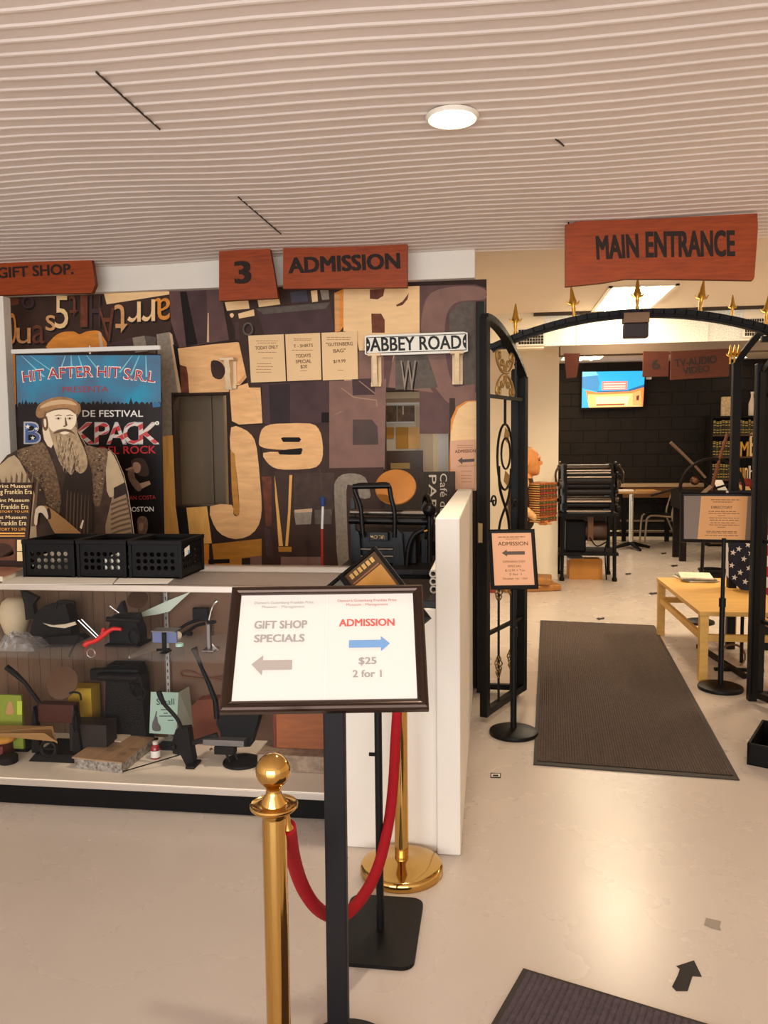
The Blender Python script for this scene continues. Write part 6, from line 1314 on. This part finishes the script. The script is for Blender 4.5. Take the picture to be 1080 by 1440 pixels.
MB().box(g(801, 740).x, YB2, 0, g(848, 740).x, YB2 + .35, g(825, 789).z, ct, .003).build('carton', t); mb = MB(); zz = g(825, 789).z
mb.prism([(g(801, 740).x, YB2, zz), (g(848, 740).x, YB2, zz), (g(846, 740).x, YB2 - .03, zz + .03), (g(803, 740).x, YB2 - .03, zz + .03)], (0, .004, .002), ct); mb.build('flap', t)
mb = MB(); mb.box(g(799, 740).x, YB2 + .03, zz, g(822, 740).x, YB2 + .25, zz + .03, paper, .004); mb.build('papers', t)
# ------------------------------------------------------------------ far furniture
YT = 12.2; b = fl(887, 772); YT = b.y; f = YP(YT); zt6 = f(895, 690).z; r_ = .40
t = thing('round_table', 'round wooden top table on a chrome pedestal by the dark wall', 'table', b)
MB().lathe([(r_ - .01, -.03), (r_, -.02), (r_, -.005), (r_ - .008, 0), (0, 0)], (b.x + .02, b.y, zt6), mat('round_top', (150, 112, 70), .4), 40).build('tabletop', t); MB().cyl(b + V((0, 0, .05)), V((b.x, b.y, zt6 - .02)), .035, chrome).build('pedestal', t)
for i in range(4): an = i * PI / 2 + .3; mb = MB(); mb.tube([b + V((0, 0, .09)), b + V((math.cos(an) * .3, math.sin(an) * .3, .02))], [.035, .018], blackm, 8); mb.build('foot', t)
c = V((b.x - .12, b.y - .1, zt6)); 
mb = MB(); mb.box(c.x - .17, c.y - .1, zt6, c.x + .12, c.y + .1, zt6 + .02, paper, .002); tag(mb.build('paper_stack'), 'white papers lying on the round table by the dark wall', 'papers')
mb = MB(); mb.box(b.x + .06, b.y - .12, zt6, b.x + .34, b.y + .1, zt6 + .012, mat('tan_book', (190, 146, 90), .6), .002); tag(mb.build('folder'), 'tan folder lying on the round table by the dark wall', 'folder')
# steel chair
c = fl(912, 768); Yc = c.y; f = YP(Yc); cs = mat('chair_steel', (170, 156, 140), .3, .8); t = thing('steel_chair', 'steel tube chair beside the round table', 'chair', c)
for dy in (0, .42):
    o_ = V((0, dy, 0)); fp = fl(907, 767) ; A_ = V((f(907, 740).x, Yc, 0)); mb = MB()
    mb.tube(sm([A_, f(909, 735), f(912, 727), f(920, 725), f(944, 727)], 4, False) if dy == 0 else [v + o_ for v in sm([A_, f(909, 735), f(912, 727), f(920, 725), f(944, 727)], 4, False)], .015, cs, 8); mb.build('front_leg', t)
    mb = MB(); mb.tube([v + o_ for v in sm([f(955, 691), f(950, 705), f(945, 724), f(950, 740), V((f(963, 740).x, Yc, 0))], 4, False)], .015, cs, 8); mb.build('rear_leg', t)
za = f(925, 725).z; MB().box(f(913, 740).x, Yc + .02, za - .005, f(945, 740).x, Yc + .40, za + .015, blackm, .005).build('seat', t)
p, q = f(948, 710), f(955, 692); mb = MB(); mb.prism([p + V((0, .02, 0)), q + V((0, .02, 0)), q + V((0, .40, 0)), p + V((0, .40, 0))], (.015, 0, 0), blackm); mb.build('backrest', t)
# workbench along the wall
Yw = 13.15; f = YP(Yw); a, b2 = f(872, 682), f(1010, 683); t = thing('workbench', 'long pale topped bench along the dark block wall', 'table', ((a.x + b2.x) / 2, Yw + .2, 0)); zt7 = f(920, 680.5).z
MB().box(a.x, Yw, zt7 - .05, b2.x, YB - .01, zt7, mat('bench_top', (180, 150, 116), .5), .004).build('top', t); MB().box(a.x + .05, Yw + .02, zt7 - .22, b2.x - .05, Yw + .05, zt7 - .05, mat('bench_apron', (104, 68, 34), .6)).build('apron', t)
for x in (a.x + .08, (a.x + b2.x) / 2, b2.x - .08): MB().box(x - .03, Yw + .05, 0, x + .03, Yw + .12, zt7 - .05, blackm).build('leg', t)
for z_ in (.12, .3): MB().box(a.x + .05, Yw + .3, z_, b2.x - .05, Yw + .33, z_ + .03, mat('bench_rail', (120, 100, 80), .6)).build('rail', t)
# television
YV = YB - .12; f = YP(YV); q = [f(819, 523), f(907, 521.5), f(904, 571.5), f(818, 573.5)]
t = thing('television', 'wall mounted television showing a blue sky and orange lit building', 'television', sum(q, V()) / 4)
mb = MB(); mb.prism([q[0] + V((-.02, 0, .02)), q[1] + V((.02, 0, .02)), q[2] + V((.02, 0, -.03)), q[3] + V((-.02, 0, -.03))], (0, .05, 0), blackm); mb.build('housing', t)
def tvm(n, c, e=.9): return mat('tv_' + n, c, .3, emit=e)
def tv(x, y, off=.001): u, v_ = x, y; return (q[0] * (1 - u) + q[1] * u) * (1 - v_) + (q[3] * (1 - u) + q[2] * u) * v_ - V((0, off, 0))
mb = MB(); mb.rect(tv, 0, 0, 1, 1, tvm('sky', (40, 150, 205)), .001)
mb.pp(tv, [(0, .02), (.24, .02), (.28, .35), (.26, .55), (0, .45)], tvm('sky_deep', (60, 120, 170)), .002); mb.pp(tv, [(.0, .0), (.22, .0), (.26, .1), (.0, .14)], tvm('sky_pale', (110, 190, 225)), .0025)
mb.pp(tv, [(.02, .50), (.25, .58), (.75, .56), (1, .46), (1, 1), (.0, 1)], tvm('building', (225, 120, 60)), .003); mb.pp(tv, [(.1, .62), (.3, .64), (.8, .62), (.95, .55), (.98, 1), (.1, 1)], tvm('lit', (240, 175, 110)), .0035); mb.pp(tv, [(.22, .70), (.78, .70), (.74, .97), (.24, .97)], tvm('glow', (255, 214, 130), 1.6), .004); mb.rect(tv, .24, .9, .7, .96, tvm('foot', (150, 90, 60)), .0045)
mb.pp(tv, [(0, .46), (.06, .5), (.12, 1), (0, 1)], tvm('side', (60, 150, 190)), .0045); mb.pp(tv, [(.82, .62), (.95, .55), (.98, .98), (.84, .96)], tvm('side2', (236, 150, 90)), .0045); mb.pp(tv, [(.885, .70), (.93, .68), (.93, .82), (.89, .83)], tvm('mark', (90, 50, 40)), .005)
mb.rect(tv, .32, .28, .73, .52, tvm('banner', (222, 120, 110)), .004)
for i, y in enumerate((.33, .40, .46)): mb.rect(tv, .35, y, .70, y + .03, tvm('banner_text', (240, 190, 180)), .0045)
mb.pp(tv, [(.75, .52), (1, .38), (1, .46), (.76, .57)], tvm('roof', (40, 90, 130)), .0045); mb.rect(tv, .25, .54, .75, .57, tvm('roof', (40, 90, 130)), .0045)
mb.build('screen', t, True); mb = MB(); c = q[0].lerp(q[2], .5); mb.box(c.x - .15, YV + .05, c.z - .1, c.x + .15, YB + .0, c.z + .1, blackm); mb.build('wall_mount', t)
p = YP(YB - .02)(912, 531); mb = MB(); mb.box(p.x - .045, YB - .04, p.z - .03, p.x + .045, YB, p.z + .03, paper, .004); tag(mb.build('wall_socket'), 'small white box on the dark wall right of the television', 'socket')
# press with big wheel
Yr = 11.0; f = YP(Yr); t = thing('etching_press', 'dark iron press with large hand wheel and raised lever by the bookshelf', 'printing press', V((f(1000, 740).x, Yr, 0)))
c = f(1001, 688); r_ = 41 * Yr / FPX; mb = MB(); mb.ring(c, (0, 1, 0), r_, .022, iron, 40)
for i in range(6): an = i * PI / 3 + .3; mb.cyl(c, c + V((math.cos(an), 0, math.sin(an))) * r_, .014, iron, seg=8)
mb.build('hand_wheel', t)
mb = MB(); mb.tube([f(943, 622), f(960, 638), f(980, 658), f(992, 672)], [.022, .02, .018, .018], mat('lever_grey', (120, 96, 80), .4, .5), 8); mb.build('lever', t); mb = MB(); mb.tube([f(1023, 610), f(1012, 645), f(1000, 690)], .022, mat('lever_brown', (104, 58, 34), .5), 8); mb.build('brown_lever', t)
mb = MB(); mb.lathe([(.055, -.03), (.06, 0), (.035, .04), (0, .05)], f(977, 676), mat('hub_brass', (96, 62, 40), .35, .7), 20, (0, -1, 0)); mb.build('hub', t)
p, q2 = f(955, 688), f(1050, 700); mb = MB(); mb.box(p.x, Yr - .05, q2.z - .15, q2.x, Yr + .5, p.z - .02, iron, .01); mb.build('bed', t); mb = MB(); mb.bar(f(961, 712) - V((0, .2, 0)), f(1000, 684), .05, .03, mat('rail_grey', (140, 118, 100), .4, .5)); mb.build('rail', t); mb = MB(); mb.tube([f(915, 697), f(955, 686)], .014, iron, 8); mb.build('rod', t)
for x in (p.x + .06, q2.x - .06):
    for y in (Yr, Yr + .4): MB().box(x - .04, y - .04, 0, x + .04, y + .04, q2.z - .15, iron, .005).build('leg', t)
# papers and red object on the press bed
for (x0_, y0_, x1_, y1_, m, lab, nm) in ((1008, 690, 1021, 676, paper, 'white sheet on the iron press bed left of the arch post', 'paper_sheet'), (1040, 686, 1054, 676, mat('tan_sheet', (214, 170, 110), .6), 'tan sheet lying on the press behind the arch post', 'paper_sheet')):
    pz = p.z - .018; A_ = YP(Yr + .1)(x0_, 690).x; B_ = YP(Yr + .1)(x1_, 690).x; mb = MB(); mb.prism([(A_, Yr + .05, pz), (B_, Yr + .05, pz), (B_, Yr + .3, pz + .12), (A_, Yr + .3, pz + .12)], (0, .0, .006), m); tag(mb.build(nm), lab, 'paper')
A_ = YP(Yr)(1056, 690).x; mb = MB(); mb.ball((A_, Yr + .2, p.z + .06), (.09, .08, .075), mat('red_dark', (120, 30, 26), .5)); tag(mb.build('red_bag'), 'dark red rounded bundle on the iron press at the right', 'bag')
# bookshelf with books, letters, bottle
YSf = 12.6; f = YP(YSf); a = f(1000, 585).x; b_ = a + 1.25; shz = [f(1020, y).z for y in (585, 611, 642, 674)] ; zt8 = shz[0]
t = thing('bookshelf', 'black bookshelf against the far wall behind the right gate post', 'bookshelf', ((a + b_) / 2, YSf + .15, 0))
shm = mat('shelf_black', (14, 10, 8), .6, spec=.2)
for x in (a, b_ - .03): MB().box(x, YSf, 0, x + .03, YSf + .32, zt8, shm, .002).build('side_panel', t)
MB().box(a, YSf + .30, 0, b_, YSf + .32, zt8, shm).build('back_panel', t); MB().box(a - .01, YSf - .01, zt8 - .03, b_ + .01, YSf + .32, zt8, shm, .002).build('top', t)
for z_ in shz[1:] + [shz[3] - .36, .06]: MB().box(a + .03, YSf, z_ - .025, b_ - .03, YSf + .3, z_, mat('shelf_edge', (84, 58, 38), .5), .002).build('shelf', t)
rnd = random.Random(12); cl = [(58, 62, 34), (40, 44, 30), (70, 66, 36), (34, 40, 34), (52, 48, 30)]; n_ = 0
gs = mat('spine_gold', (190, 160, 80), .4, .5)
for row, (z_, zup) in enumerate(((shz[1], zt8 - .03), (shz[2], shz[1] - .025), (shz[3], shz[2] - .025))):
    x = a + .04
    while x < b_ - .1:
        w_ = rnd.uniform(.035, .055); h_ = min(.25, zup - z_ - .02) * rnd.uniform(.88, 1)
        if row and x > YP(YSf)(1036, 630).x - .06: break
        nm = ('top', 'second', 'third')[row]
        o = thing('book', 'green and gold bound book on the %s shelf of the black bookshelf' % nm, 'book', (x + w_ / 2, YSf + .12, z_), 0, 'bound books on the %s shelf of the bookshelf' % nm)
        MB().box(x, YSf + .03, z_ + .001, x + w_ - .003, YSf + .24, z_ + h_, mat('spine_%d' % (n_ % 5), cl[n_ % 5], .5), .003).build('cover', o); n_ += 1
        mb = MB()
        for v_ in (.12, .3, .62, .8, .9): mb.box(x + .004, YSf + .0285, z_ + h_ * v_, x + w_ - .007, YSf + .0305, z_ + h_ * (v_ + .05), gs)
        mb.build('spine_bands', o); x += w_
def block_letter(ch, x0_, x1_, zb_, zt_, m, lab):
    vs, fs = text_geo(ch); ax0 = min(v.x for v in vs); ax1 = max(v.x for v in vs); ay0 = min(v.y for v in vs); ay1 = max(v.y for v in vs); mb = MB()
    P = [V((x0_ + (x1_ - x0_) * (v.x - ax0) / (ax1 - ax0), YSf + .01, zb_ + .001 + (zt_ - zb_) * (v.y - ay0) / (ay1 - ay0))) for v in vs]; Q = [p_ + V((0, .05, 0)) for p_ in P]; n2 = len(P)
    cnt = {}
    for fc in fs:
        for i in range(len(fc)): e = (fc[i], fc[(i + 1) % len(fc)]); cnt[tuple(sorted(e))] = cnt.get(tuple(sorted(e)), 0) + 1
    side = [[a_, b2_, b2_ + n2, a_ + n2] for fc in fs for a_, b2_ in [(fc[i], fc[(i + 1) % len(fc)]) for i in range(len(fc))] if cnt[tuple(sorted((a_, b2_)))] == 1]
    mb.add(P + Q, fs + [[i + n2 for i in fc][::-1] for fc in fs] + side, m); tag(mb.build('wooden_letter'), lab, 'letter')
ly_ = mat('letter_gold', (216, 160, 60), .5); lw_ = mat('letter_cream', (236, 206, 150), .5); X = lambda px: YP(YSf)(px, 630).x
block_letter('E', X(1034), X(1040), shz[2], shz[2] + .2, lw_, 'cream wooden letter E standing left of the M on the bookshelf')
block_letter('M', X(1042), X(1053), shz[2], shz[2] + .22, ly_, 'gold wooden letter M standing on the bookshelf')
block_letter('E', X(1055), X(1065), shz[2], shz[2] + .34, lw_, 'tall cream wooden letter E right of the M on the bookshelf')
for i, (ch, x0_, x1_, m, lab) in enumerate((('a', 1036, 1041, ly_, 'gold letter a on the lower bookshelf board'), ('u', 1042.5, 1047, ly_, 'gold letter u on the lower bookshelf board'), ('n', 1048.5, 1053, lw_, 'cream letter n on the lower bookshelf board'), ('h', 1055, 1062, paper, 'white letter h at the right of the lower bookshelf board'))): block_letter(ch, X(x0_), X(x1_), shz[3], shz[3] + (.17 if i < 3 else .2), m, lab)
c = V((X(1059), YSf + .1, zt8)); t = thing('bottle', 'white slender bottle on top of the bookshelf', 'bottle', c); MB().lathe([(.045, 0), (.05, .01), (.05, .18), (.02, .27), (.018, .33), (.022, .335), (.022, .35), (0, .35)], c, mat('bottle_white', (224, 206, 186), .3), 20).build('body', t); MB().lathe([(.023, .33), (.024, .335), (.024, .36), (0, .362)], c, fw1, 16).build('cap', t)
c = V((X(1022), YSf + .1, zt8)); mb = MB(); mb.box(c.x - .05, c.y - .05, zt8, c.x + .06, c.y + .08, zt8 + .29, mat('cream_pattern', (204, 180, 140), .6, 0, .35, 30), .004); tag(mb.build('cream_box'), 'cream patterned box on top of the bookshelf', 'box')
